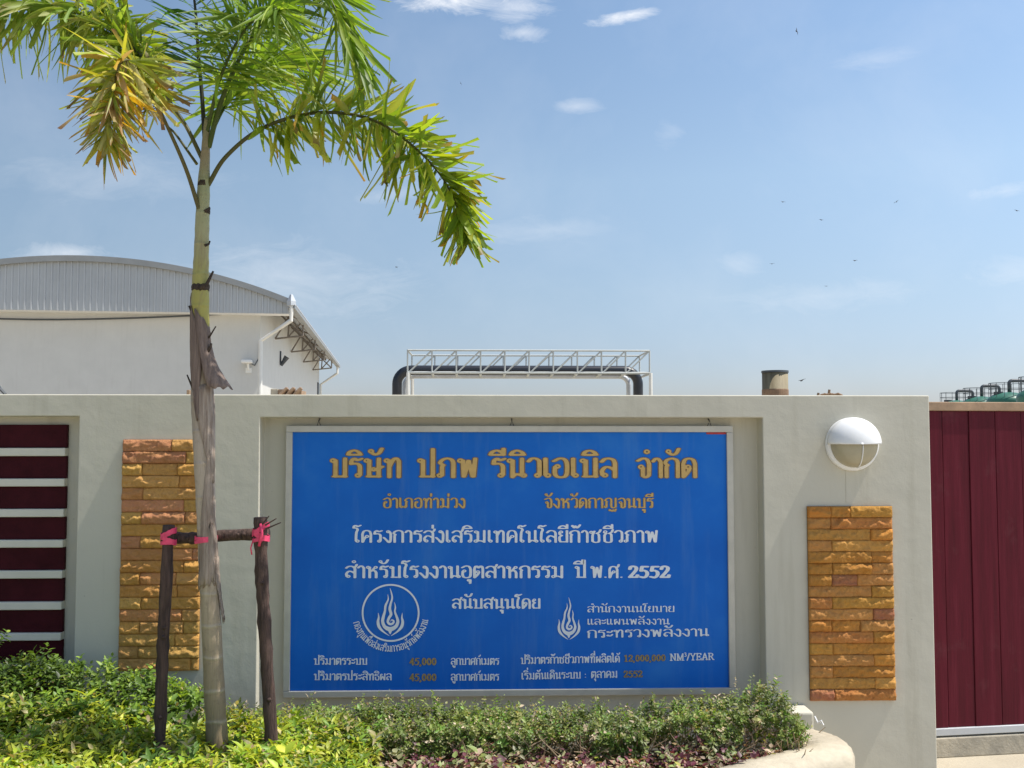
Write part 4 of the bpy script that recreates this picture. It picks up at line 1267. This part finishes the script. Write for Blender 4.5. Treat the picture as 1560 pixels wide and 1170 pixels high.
def hedge(name, x0, x1, y0, y1, topf, seed, n_top, n_front, n_in, ln, wd, pal, prob, label=None, cat=None, kind=None, slen=0.05, open_=0.9, bend=0.3, gap=0.0, nleaf=8, frontf=None, zfloor=SOIL, ntw=0):
    rs = np.random.RandomState(seed)
    parts = []
    # top
    x = rs.uniform(x0, x1, n_top); y = rs.uniform(y0, y1, n_top)
    z_ = topf(x, y) - slen + 0.03 * np.abs(rs.randn(n_top)) * (rs.rand(n_top) < 0.35)
    bp = np.stack([x, y, z_], -1)
    bd = np.stack([0.35 * rs.randn(n_top), 0.35 * rs.randn(n_top) - 0.12, np.ones(n_top)], -1)
    kb = in_bed(x, np.minimum(y, -0.04)); bp, bd = bp[kb], bd[kb]
    parts.append(shoots(rs, bp, bd, nleaf, slen, ln, wd, pal, prob, bend, open_))
    # front
    if n_front:
        x = rs.uniform(x0, x1, n_front); u = rs.rand(n_front) ** 0.8
        yf = y0 + 0.05 * smooth_h(x, u * 2, seed + 3)
        z_ = zfloor + (topf(x, yf) - zfloor) * u
        bp = np.stack([x, yf + 0.03 * rs.rand(n_front), z_], -1)
        bd = np.stack([0.5 * rs.randn(n_front), -0.8 + 0.3 * rs.randn(n_front), 0.5 + 0.5 * rs.rand(n_front)], -1)
        keep = smooth_h(x * 2.2, z_ * 2.2, seed + 8) > gap - 0.5
        parts.append(shoots(rs, bp[keep], bd[keep], nleaf, slen, ln, wd, pal, prob, bend, open_))
    # inner body
    if n_in:
        x = rs.uniform(x0, x1, n_in); y = rs.uniform(y0 + 0.05, y1, n_in)
        z_ = zfloor + (topf(x, y) - zfloor - slen) * rs.rand(n_in)
        bp = np.stack([x, y, z_], -1)
        bd = rs.randn(n_in, 3) + np.array([0, -0.3, 0.5])
        kb = in_bed(x, np.minimum(y, -0.04)); bp, bd = bp[kb], bd[kb]
        parts.append(shoots(rs, bp, bd, nleaf, slen, ln, wd, pal, prob, bend, open_))
    v, f, c = merge(parts)
    cx, cy = (x0 + x1) / 2, (y0 + y1) / 2
    if kind:
        o = fast_mesh(name, v - np.array([cx, cy, zfloor]), f, 4, M['leaf'], None, c)
        o.location = (cx, cy, zfloor)
        return tag(o, label, cat, None, kind)
    t = empty(name, (cx, cy, zfloor), label, cat)
    fast_mesh('foliage', v - np.array([cx, cy, zfloor]), f, 4, M['leaf'], t, c)
    if ntw:
        loc(twigs(rs, ntw, x0, x1, y0 - 0.02, y1, zfloor, float(np.mean(topf(np.array([x0, x1]), np.array([y0, y0]))))), t).build('stem', M['twig'], t)['kind'] = 'stuff'
    return t

GL = [(.10, .17, .024), (.14, .23, .028), (.20, .30, .035), (.055, .10, .02), (.28, .36, .05)]
hedge('hedge', -3.6, -1.22, -0.50, -0.03, lambda x, y: 0.60 + 0.08 * smooth_h(x, y, 3) - 0.10 * np.clip((x + 1.55) / 0.33, 0, 1) - 0.10 * np.clip((-0.33 - y) / 0.2, 0, 1),
      31, 1500, 1900, 900, 0.034, 0.017, GL, [.3, .25, .15, .2, .1], 'dense green clipped hedge against the wall, left of the palm', 'hedge', ntw=60, slen=0.06)
CL = [(.15, .20, .045), (.20, .245, .055), (.10, .14, .035), (.28, .28, .10), (.14, .26, .035), (.50, .40, .28)]
hedge('hedge', -1.22, 1.385, -0.46, -0.04, lambda x, y: 0.422 + 0.05 * smooth_h(x, y, 6) + 0.075 * np.clip((x - 0.7) / 0.6, 0, 1) - 0.05 * np.clip((-0.30 - y) / 0.2, 0, 1) - 0.10 * np.clip((x - 1.32) / 0.06, 0, 1),
      32, 3400, 1700, 1700, 0.022, 0.0110, CL, [.27, .24, .22, .12, .10, .05], 'long low olive hedge with bare twigs, below the blue sign', 'hedge', ntw=520, slen=0.05, gap=0.47)
YL = [(.27, .34, .028), (.35, .39, .032), (.17, .28, .025), (.43, .43, .045), (.08, .15, .02), (.42, .36, .16)]
hedge('ground_cover', -3.5, -0.42, -1.62, -0.50, lambda x, y: 0.45 + 0.075 * smooth_h(x * 1.3, y * 1.3, 12) + 0.03 * np.clip((-1.2 - x), 0, 1) - 0.10 * np.clip((x + 0.62) / 0.2, 0, 1),
      33, 5200, 900, 1800, 0.050, 0.017, YL, [.26, .22, .2, .12, .12, .08], 'yellow-green leafy ground cover round the palm foot', 'ground cover', 'stuff', slen=0.07, open_=0.85, bend=0.45, nleaf=9)
PL = [(.14, .03, .05), (.20, .07, .09), (.10, .03, .04), (.36, .36, .20), (.24, .30, .10), (.50, .38, .28), (.34, .20, .15)]
hedge('ground_cover', -0.52, 1.32, -1.45, -0.44, lambda x, y: 0.285 + 0.05 * smooth_h(x * 1.6, y * 1.6, 22),
      34, 2300, 0, 900, 0.034, 0.021, PL, [.15, .12, .11, .21, .17, .11, .13], 'purple and pale mottled ground cover in front of the olive hedge', 'ground cover', 'stuff', slen=0.06, open_=1.0, bend=0.35, nleaf=6)
# a sprig in front of the slatted panel
rs = np.random.RandomState(77)
c = P(12, 972, 0.0)
t = empty('sprig', (c.x, -0.06, 0.35), 'small dark green sprig against the maroon boards at far left', 'plant')
bp = np.array([[c.x - 0.05, -0.06, c.z - 0.07], [c.x - 0.02, -0.07, c.z - 0.03], [c.x, -0.06, c.z]])
v, f, cc_ = shoots(rs, bp, np.array([[.3, -.1, 1.0], [.5, -.2, .8], [.4, 0, .7]]), 9, 0.05, 0.035, 0.018, GL, [.3, .3, .1, .2, .1], 0.3, 0.9)
o_ = np.array([c.x, -0.06, 0.35])
fast_mesh('foliage', v - o_, f, 4, M['leaf'], t, cc_)
b = MB(); b.tube([(c.x - 0.1, -0.08, 0.4), (c.x - 0.06, -0.06, c.z - 0.1), (c.x, -0.06, c.z)], 0.003, 5); loc(b, t).build('stem', M['twig'], t)

# ------------------------------------------------------------------ warehouse
WY = 29.3
wc = P(395, 600, WY)
WA = 5.0
wh = empty('warehouse', (wc.x, WY, 0), 'white warehouse with a grey arched metal roof, behind the wall at left', 'building', rz=R(WA))
SC = (WY - CAM.y) / F_PX
zc = lambda py: P(395, py, WY).z
AX = -5.72; HALF = 6.90
z_eave, z_apex, z_clad = [CAM.z + (zc(v_) - CAM.z) * f_ - d_ for v_, f_, d_ in ((457, .972, .03), (388.5, .962, .10), (475.5, .972, 0.0))]
sag = z_apex - z_eave
RAD = (HALF ** 2 + sag ** 2) / (2 * sag)
def roof_z(x): return z_apex - RAD + math.sqrt(max(0, RAD ** 2 - (x - AX) ** 2))
LEN = 28.0
XL = 2 * AX
b = MB(); b.box((XL, 0.0, -0.2), (0.0, 0.2, z_clad + 0.3)); b.build('front_wall', M['shed_wall'], wh)
b = MB(); b.box((-0.2, 0.2, -0.2), (0.0, LEN - 0.6, roof_z(-0.1) - 0.12)); b.build('side_wall', M['shed_wall'], wh)
b = MB(); b.box((XL, 0.2, -0.2), (XL + 0.2, LEN - 0.6, roof_z(-0.1) - 0.12)); b.box((XL + 0.2, LEN - 0.8, -0.2), (-0.2, LEN - 0.6, roof_z(-0.1) - 0.12)); b.build('rear_wall', M['shed_wall'], wh)
# corrugated gable cladding
b = MB(); vs = []; fs = []
pit = 0.205
xsr = []
x = AX - HALF + 0.1
while x < AX + HALF - 0.06:
    for (dx, dy) in ((0, 0), (0.130, 0), (0.145, -0.045), (0.19, -0.045)):
        if x + dx < AX + HALF - 0.06: xsr.append((x + dx, dy))
    x += pit
for (xx, dy) in xsr:
    vs += [(xx, -0.62 + dy, z_clad), (xx, -0.62 + dy, roof_z(xx) - 0.03)]
for i in range(len(xsr) - 1):
    fs.append((2 * i, 2 * i + 2, 2 * i + 3, 2 * i + 1))
b.add(vs, fs); b.build('gable_cladding', M['clad'], wh)
b = MB(); b.box((XL, -0.60, z_clad), (AX + HALF - 0.1, 0.0, z_clad + 0.02)); b.build('soffit', M['white_plaster'], wh)
# ribbed arched roof
b = MB(); vs = []; fs = []
NA = 36
ang_max = math.asin(HALF / RAD)
yl = []
y = -0.72
while y < LEN:
    for (dy, h_) in ((0, 0), (0.16, 0), (0.18, 0.035), (0.22, 0.035), (0.24, 0)):
        yl.append((y + dy, h_))
    y += 0.25
for (yv, h_) in yl:
    for i in range(NA + 1):
        a = -ang_max + 2 * ang_max * i / NA
        vs.append((AX + (RAD + h_) * math.sin(a), yv, z_apex - RAD + (RAD + h_) * math.cos(a)))
for i in range(len(yl) - 1):
    for j in range(NA):
        q = i * (NA + 1) + j
        fs.append((q, q + 1, q + NA + 2, q + NA + 1))
b.add(vs, fs); o = b.build('roof', M['roof_sheet'], wh)
# verge trim following the arch
b = MB(); vs = []; fs = []
for i in range(NA + 1):
    a = -ang_max + 2 * ang_max * i / NA
    for (rr_, yv) in ((RAD + 0.06, -0.78), (RAD - 0.13, -0.78), (RAD - 0.13, -0.70), (RAD + 0.06, -0.70)):
        vs.append((AX + rr_ * math.sin(a), yv, z_apex - RAD + rr_ * math.cos(a)))
for i in range(NA):
    for j in range(4):
        k2 = (j + 1) % 4
        fs.append((i * 4 + j, i * 4 + k2, (i + 1) * 4 + k2, (i + 1) * 4 + j))
b.add(vs, fs); b.build('verge_trim', M['trim'], wh)
# eave trusses on the right side
xe = AX + HALF
for yv in (4.2, 10.2, 16.2, 22.2):
    b = MB()
    ze = roof_z(xe - 0.1) - 0.08; zw = roof_z(0.05) - 0.08
    A_, B_, C_, D_ = (0.02, yv, zw), (xe - 0.12, yv, ze), (xe - 0.12, yv, ze - 0.6), (0.02, yv, zw - 1.1)
    for (p, q) in ((A_, B_), (B_, C_), (C_, D_), (A_, C_), ((0.55, yv, (zw + ze) / 2), (0.5, yv, (zw + ze) / 2 - 0.85)), ((0.5, yv, (zw + ze) / 2 - 0.85), B_), (D_, (0.55, yv, (zw + ze) / 2))):
        b.tube([p, q], 0.035, 6)
    for k_ in (0.3, 0.75):
        xx = k_ * xe
    b.build('eave_truss', M['dull_steel'], wh)
for xx in (0.35, 0.8, 1.08):
    b = MB(); b.box((xx - 0.03, -0.6, roof_z(xx) - 0.12), (xx + 0.03, LEN, roof_z(xx) - 0.03)); b.build('purlin', M['dull_steel'], wh)
# gutter end box, downpipe
gb = AX + HALF
b = MB(); b.box((gb - 0.16, -0.92, z_eave - 0.22), (gb + 0.06, LEN, z_eave - 0.20)); b.box((gb + 0.04, -0.92, z_eave - 0.20), (gb + 0.06, LEN, z_eave - 0.10)); b.build('gutter', M['trim'], wh)
def dpipe(yv, name='downpipe'):
    b = MB()
    b.tube([(gb - 0.06, yv, z_eave - 0.1), (gb - 0.06, yv, z_eave - 0.62), (0.10, yv + 0.25, zc(522)), (0.10, yv + 0.25, 0.0)], 0.075, 12)
    return b.build(name, M['pvc'], wh, False)
dpipe(-0.86)
dpipe(LEN - 0.9)
b = MB(); b.lathe([(0.0, 0.26), (0.05, 0.24), (0.15, 0.02), (0.15, -0.12), (0.09, -0.16)], 4, center=(gb - 0.06, -0.86, z_eave + 0.0)); b.build('rain_hopper', M['grey_metal'], wh)
# hanging flood light under the eave
b = MB(); b.tube([(0.03, 6.0, zc(512)), (0.03, 6.0, zc(535))], 0.035, 6); b.tube([(0.05, 6.0, zc(538)), (0.28, 6.0, zc(522))], [0.06, 0.11], 10); b.build('flood_light', M['dark_metal'], wh)
# dark door leaf edge / conduit at the far end of the side wall
b = MB(); b.box((0.001, 25.9, 0.0), (0.06, 26.6, zc(520))); b.build('dark_shutter', M['dark_metal'], wh)
b = MB()
for yv in (24.2, 25.2): b.tube([(0.05, yv, 0), (0.05, yv, zc(560))], 0.04, 6)
b.build('conduit', M['pvc'], wh)

# cable on the warehouse wall
ca = []
for i in range(15):
    s_ = i / 14
    xx = XL - 0.0 + (0.0 - XL) * s_
    ca.append((xx, -0.05, zc(489.5) - 0.10 * math.sin(math.pi * min(1, s_ * 1.1)) * 0.5 + 0.30 * max(0, (s_ - 0.35) / 0.65) ** 1.5))
b = MB(); b.tube(ca, 0.028, 6)
o = b.build('cable', M['dark_metal']); o.location = wh.location; o.rotation_euler = wh.rotation_euler
tag(o, 'thin dark sagging cable along the white warehouse wall', 'cable')
# security camera on the warehouse corner
cq = (-0.36, -0.1)
t = empty('security_camera', (0, 0, 0), 'small white security camera on the warehouse wall near its corner', 'security camera')
t.location = wh.matrix_basis @ Vector((-0.34, 0.0, zc(558))); t.rotation_euler = wh.rotation_euler
t.location = Vector((wc.x, WY, 0)) + Matrix.Rotation(R(WA), 3, 'Z') @ Vector((-0.36, 0.0, zc(557)))
b = MB(); b.box((-0.20, -0.42, 0.06), (0.14, -0.08, 0.17)); b.build('housing', M['white_paint'], t, bevel=0.03)
b = MB(); b.tube([(0, 0, -0.14), (0, -0.15, -0.10), (0, -0.22, 0.06)], 0.04, 8); b.box((-0.1, -0.05, -0.25), (0.1, -0.001, -0.08)); b.build('bracket', M['white_paint'], t)
b = MB(); b.tube([(0.02, -0.05, 0.1), (0.2, -0.04, 0.0), (0.33, -0.03, 0.25), (0.35, -0.03, 0.8)], 0.018, 6); b.build('lead', M['dark_metal'], t)

# ------------------------------------------------------------------ pipe bridge
BY = 25.3
def BP(px, py, dy=0): return P(px, py, BY + dy)
x0, x1 = BP(621, 540).x, BP(989.5, 540).x
zt, zb = BP(800, 534).z, BP(800, 568).z
br = empty('pipe_bridge', ((x0 + x1) / 2, BY, 0), 'pale steel truss bridge carrying a thick black pipe, behind the wall', 'pipe bridge')
dep = 1.9
r_ = 0.030
NB = 10
def frame_side(yv, name):
    b = MB()
    b.tube([(x0, yv, zt), (x1, yv, zt)], r_, 6); b.tube([(x0, yv, zb), (x1, yv, zb)], r_ * 1.3, 6)
    for i in range(NB + 1):
        xx = x0 + (x1 - x0) * i / NB
        b.tube([(xx, yv, zb), (xx, yv, zt)], r_ * 0.85, 6)
        if i < NB:
            b.tube([(xx + 0.03, yv, zb), (xx + (x1 - x0) / NB, yv, zt)], r_ * 0.85, 6)
    return loc(b, br).build(name, M['steel_grey'], br)
frame_side(BY, 'truss'); frame_side(BY + dep, 'truss')
b = MB()
for i in range(NB + 1):
    xx = x0 + (x1 - x0) * i / NB
    b.tube([(xx, BY, zb - 0.02), (xx, BY + dep, zb - 0.02)], 0.04, 6)
for xx in (x0, x1): b.tube([(xx, BY, zt), (xx, BY + dep, zt)], r_, 6)
loc(b, br).build('cross_beam', M['steel_grey'], br)
for xx in (x0 + 0.02, x1 + 0.03):
    for yv in (BY, BY + dep):
        b = MB(); b.tube([(xx, yv, 0), (xx, yv, zb)], 0.055, 8); loc(b, br).build('post', M['pvc'], br)
def bend_path(y, zp, xa, xb, rb):
    p = [(xa, y, 0.0), (xa, y, zp - rb)]
    p += [(xa + rb - rb * math.cos(a), y, zp - rb + rb * math.sin(a)) for a in np.linspace(0.15, math.pi / 2, 8)]
    p += [(xa + (xb - xa) * s_, y, zp) for s_ in (0.25, 0.5, 0.75)]
    p += [(xb - rb + rb * math.sin(a), y, zp - rb + rb * math.cos(a)) for a in np.linspace(0, math.pi / 2 - 0.15, 8)]
    p += [(xb, y, zp - rb), (xb, y, 0.0)]
    return p
zp = P(800, 564.5, BY + 0.8).z
b = MB(); b.tube(bend_path(BY + 0.8, zp, P(605, 580, BY + .8).x, P(972, 580, BY + .8).x, 0.42), 0.155, 14)
loc(b, br).build('black_pipe', M['black_pipe'], br, True)
b = MB(); b.tube(bend_path(BY + 1.35, zp - 0.14, P(617, 580, BY + 1.35).x, P(958, 580, BY + 1.35).x, 0.3), 0.085, 10)
loc(b, br).build('grey_pipe', M['grey_metal'], br, True)

# ------------------------------------------------------------------ flue stack, scraps on the wall, pile behind
q = P(1181, 600, 9.0)
sc = (9.0 - CAM.y) / F_PX
st_ = empty('flue_stack', (q.x, 9.0, 0), 'short tan metal flue with a rusty band, above the wall left of the lamp', 'flue')
zt_ = P(1181, 566, 9.0).z; zr0 = P(1181, 600, 9.0).z; zr1 = P(1181, 594, 9.0).z
rs_ = 19.5 * sc
m, k = mat('flue_metal'); M['flue'] = m
sp = k.noise(mapped(k, (14, 14, 2.5)), 1.0, 5.0, 0.6)
k.l(k.ramp(sp, [(0.3, (.16, .125, .07)), (0.7, (.28, .235, .14))]), k.b.inputs['Base Color']); k.b.inputs['Roughness'].default_value = 0.7
b = MB(); b.lathe([(rs_, 0.0), (rs_, zt_ - 0.02), (rs_ * 0.9, zt_ - 0.02), (rs_ * 0.9, zt_ - 0.4), (0, zt_ - 0.4)], 40); b.build('pipe', M['flue'], st_, True)
b = MB(); b.lathe([(rs_ * 1.0, zt_ - 0.02), (rs_ * 1.05, zt_ - 0.02), (rs_ * 1.05, zt_ + 0.01), (rs_ * 0.93, zt_ + 0.01), (rs_ * 0.9, zt_ - 0.02)], 40); b.build('rim', M['dark_metal'], st_)
b = MB(); b.lathe([(rs_ * 1.0, zr0 - 0.05), (rs_ * 1.03, zr0 - 0.05), (rs_ * 1.03, zr1), (rs_, zr1 + 0.01)], 40); b.build('rust_band', M['rust_steel'], st_)

def scrap(name, px0, px1, py, Y, label, cat, m, seed, hgt=0.02):
    rs = random.Random(seed)
    a, c = P(px0, py, Y), P(px1, py, Y)
    b = MB()
    n = 6
    for i in range(n):
        s_ = i / (n - 1)
        xx = a.x + (c.x - a.x) * s_
        b.tube([(xx - 0.02, Y, wall_top + 0.004), (xx, Y - 0.005, wall_top + hgt * rs.uniform(0.4, 1.0)), (xx + 0.025, Y + 0.01, wall_top + 0.004)], [0.006, 0.005, 0.006], 6)
    b.tube([(a.x + 0.02, Y, wall_top), (a.x + 0.025, Y, wall_top + hgt * 1.6)], 0.006, 6)
    return tag(b.build(name, m), label, cat)
scrap('wire_scrap', 1256, 1276, 600, 0.10, 'twist of rusty wire on the wall top, between flue and lamp', 'wire', M['rust_steel'], 4)
b = MB(); q = P(1246, 598, 0.1); b.tube([(q.x, 0.1, wall_top - 0.004), (q.x + 0.003, 0.1, wall_top + 0.016)], [0.008, 0.006], 8)
tag(b.build('bolt', M['rust_steel']), 'lone rusty bolt end sticking up from the wall top right of the flue', 'bolt')
b = MB(); q = P(287.5, 596, 0.1); b.box((q.x - 0.008, 0.09, wall_top - 0.003), (q.x + 0.008, 0.11, wall_top + 0.026))
tag(b.build('peg', M['brown_tile'], bevel=0.003), 'small brown peg on the wall top just left of the palm trunk', 'peg')
b = MB(); qa = P(-6, 588, 0.1); b.tube([(qa.x, 0.1, wall_top + 0.06), (qa.x + 0.02, 0.1, wall_top + 0.03), (qa.x + 0.045, 0.1, wall_top + 0.004)], 0.008, 6)
tag(b.build('wire_loop', M['dark_metal']), 'dark bent wire on the wall top at the left edge', 'wire')
# curved brown tiles stacked on a pallet behind the wall
TY = 14.0
t = empty('tile_stack', (P(437, 600, TY).x, TY, 0), 'stack of curved brown roofing sheets behind the wall, before the warehouse side', 'roofing stack')
za, zb_ = P(437, 591.5, TY).z, P(437, 602, TY).z
xa, xb, xc = P(412, 600, TY).x - t.location.x, P(428, 600, TY).x - t.location.x, P(460, 600, TY).x - t.location.x
b = MB()
for i in range(3):
    f0 = xb + (xc - xb) * i / 3.0 - 0.05
    f1 = xb + (xc - xb) * (i + 1) / 3.0
    for j in range(2):
        pts = [(f0 + (f1 - f0) * s_, -0.1 * j, zb_ - 0.15 + (za - zb_ + 0.15) * (s_ ** 0.5)) for s_ in np.linspace(0, 1, 8)]
        b.tube(pts, 0.03, 6)
    b.box((f0, 0.0, zb_ - 1.4), (f1 - 0.01, 0.5, za - 0.02 - 0.01 * i))
b.build('sheet', M['brown_tile'], t)
b = MB(); b.box((xa, 0.0, 0.0), (xb - 0.06, 0.4, za - 0.01)); b.build('crate', M['concrete'], t, bevel=0.01)

# ------------------------------------------------------------------ green tanks far right
def tank(px, Y, label, first=None):
    k_ = (Y - CAM.y) / F_PX
    c = P(px, 610, Y)
    if first is None:
        t = empty('storage_tank', (c.x, Y, 0), label, 'tank', 'green storage tanks')
        H = 4.85; RT = 1.55
        prof = [(RT, 0.0), (RT, H - 0.55)] + [(RT * math.cos(a), H - 0.55 + 0.75 * math.sin(a)) for a in np.linspace(0.1, math.pi / 2, 12)]
        b = MB(); b.lathe(prof, 40); b.build('tank_body', M['green_tank'], t, True)
        b = MB(); b.lathe([(0.35, H + 0.05), (0.35, H + 0.28), (0.0, H + 0.28)], 20, center=(-0.75, 0, -0.05)); b.build('manhole', M['dark_metal'], t)
        p = [(0.1, 0, H + 0.1), (0.1, 0, H + 0.85)] + [(0.1 + 0.25 - 0.25 * math.cos(a), 0, H + 0.85 + 0.25 * math.sin(a)) for a in np.linspace(0.2, math.pi / 2, 6)]
        p += [(1.35, 0, H + 1.1)] + [(1.35 + 0.3 * math.sin(a), 0, H + 0.8 + 0.3 * math.cos(a)) for a in np.linspace(0.2, math.pi / 2, 6)] + [(1.65, 0, 0.5)]
        b = MB(); b.tube(p, 0.13, 10); b.build('bent_pipe', M['dark_metal'], t, True)
        b = MB()
        for zz in (0.55, 1.0):
            b.tube([(1.35 * math.cos(a), 1.35 * math.sin(a), H - 0.1 + zz) for a in np.linspace(0, 2 * math.pi, 25)], 0.022, 5)
        for a in np.linspace(0, 2 * math.pi, 14, endpoint=False):
            b.tube([(1.35 * math.cos(a), 1.35 * math.sin(a), H - 0.4), (1.35 * math.cos(a), 1.35 * math.sin(a), H + 0.9)], 0.022, 5)
        b.build('guard_rail', M['dark_metal'], t)
        return t
    t = copy_tree(first)
    t.location = (c.x, Y, 0)
    t['label'] = label
    return t
tk = tank(1536, 71.0, 'green domed tank second from the right edge, above the gate')
tank(1494, 79.0, 'pale green domed tank in the middle of the row above the gate', tk)
tank(1456, 88.0, 'leftmost and farthest green tank, showing only its rails above the gate', tk)
tank(1586, 63.0, 'rightmost green tank cut by the picture edge', tk)

# ------------------------------------------------------------------ birds
BIRDS = [(1213.5, 47.6, 30, 80, 'dark bird diving, the highest and largest of those in the sky'),
         (1192.7, 307.6, 45, 20, 'tiny bird left of the pair level in the middle right sky'),
         (1251, 335, 45, 5, 'tiny bird gliding flat, lowest of the middle trio'),
         (1365.5, 307.6, 40, -25, 'tiny tilted bird right of the middle trio in the sky'),
         (1549, 321, 40, 12, 'small bird at the right edge of the sky'),
         (1176, 402, 48, 0, 'tiny bird low in the sky, left of another at its height'),
         (1302.5, 397, 42, 8, 'small bird with level wings low in the right sky'),
         (702, 127, 60, 70, 'tiny faint bird in the sky right of the palm frond'),
         (1221.5, 579.5, 26, -10, 'small bird just above the wall, right of the flue'),
         (1258.5, 436, 60, 0, 'faintest tiny bird, lowest in the open right sky'),
         (604, 407, 60, 30, 'faint tiny bird under the tip of the right palm frond')]
b0 = None
for (px, py, D, roll, lab) in BIRDS:
    if b0 is None:
        b = MB()
        # body spindle, swept wings and forked tail as one small mesh
        prof = [(0.0, -0.075), (0.010, -0.06), (0.018, -0.03), (0.020, 0.0), (0.012, 0.04), (0.004, 0.07)]
        vs = []; fs = []
        for (r2, yv) in prof:
            for j in range(8):
                a = 2 * math.pi * j / 8
                vs.append((r2 * math.cos(a), yv, r2 * math.sin(a)))
        for i in range(len(prof) - 1):
            for j in range(8):
                fs.append((i * 8 + j, i * 8 + (j + 1) % 8, (i + 1) * 8 + (j + 1) % 8, (i + 1) * 8 + j))
        b.add(vs, fs)
        for s_ in (-1, 1):
            top = [(s_ * 0.01, -0.03, 0.006), (s_ * 0.06, -0.035, 0.026), (s_ * 0.125, 0.02, 0.012), (s_ * 0.06, 0.005, 0.022), (s_ * 0.01, 0.025, 0.006)]
            bot = [(x_, y_, z_ - 0.006) for (x_, y_, z_) in top]
            fc = [(0, 1, 3, 4), (1, 2, 3), (9, 8, 6, 5), (8, 7, 6)] + [(i, (i + 1) % 5, (i + 1) % 5 + 5, i + 5) for i in range(5)]
            b.add(top + bot, fc)
            b.add([(0, 0.05, 0.002), (s_ * 0.022, 0.11, 0.002), (s_ * 0.008, 0.085, 0.002), (0, 0.05, -0.003), (s_ * 0.022, 0.11, -0.003), (s_ * 0.008, 0.085, -0.003)], [(0, 1, 2), (5, 4, 3), (0, 1, 4, 3), (1, 2, 5, 4), (2, 0, 3, 5)])
        o = b.build('bird', M['bird']); b0 = o
    else:
        o = b0.copy(); col.objects.link(o)
    d = ray(px, py)
    o.location = CAM + d * (D / d.y)
    o.rotation_euler = (R(20), R(roll), R(random.uniform(-60, 60)))
    o['label'] = lab; o['category'] = 'bird'; o['group'] = 'birds in the sky'
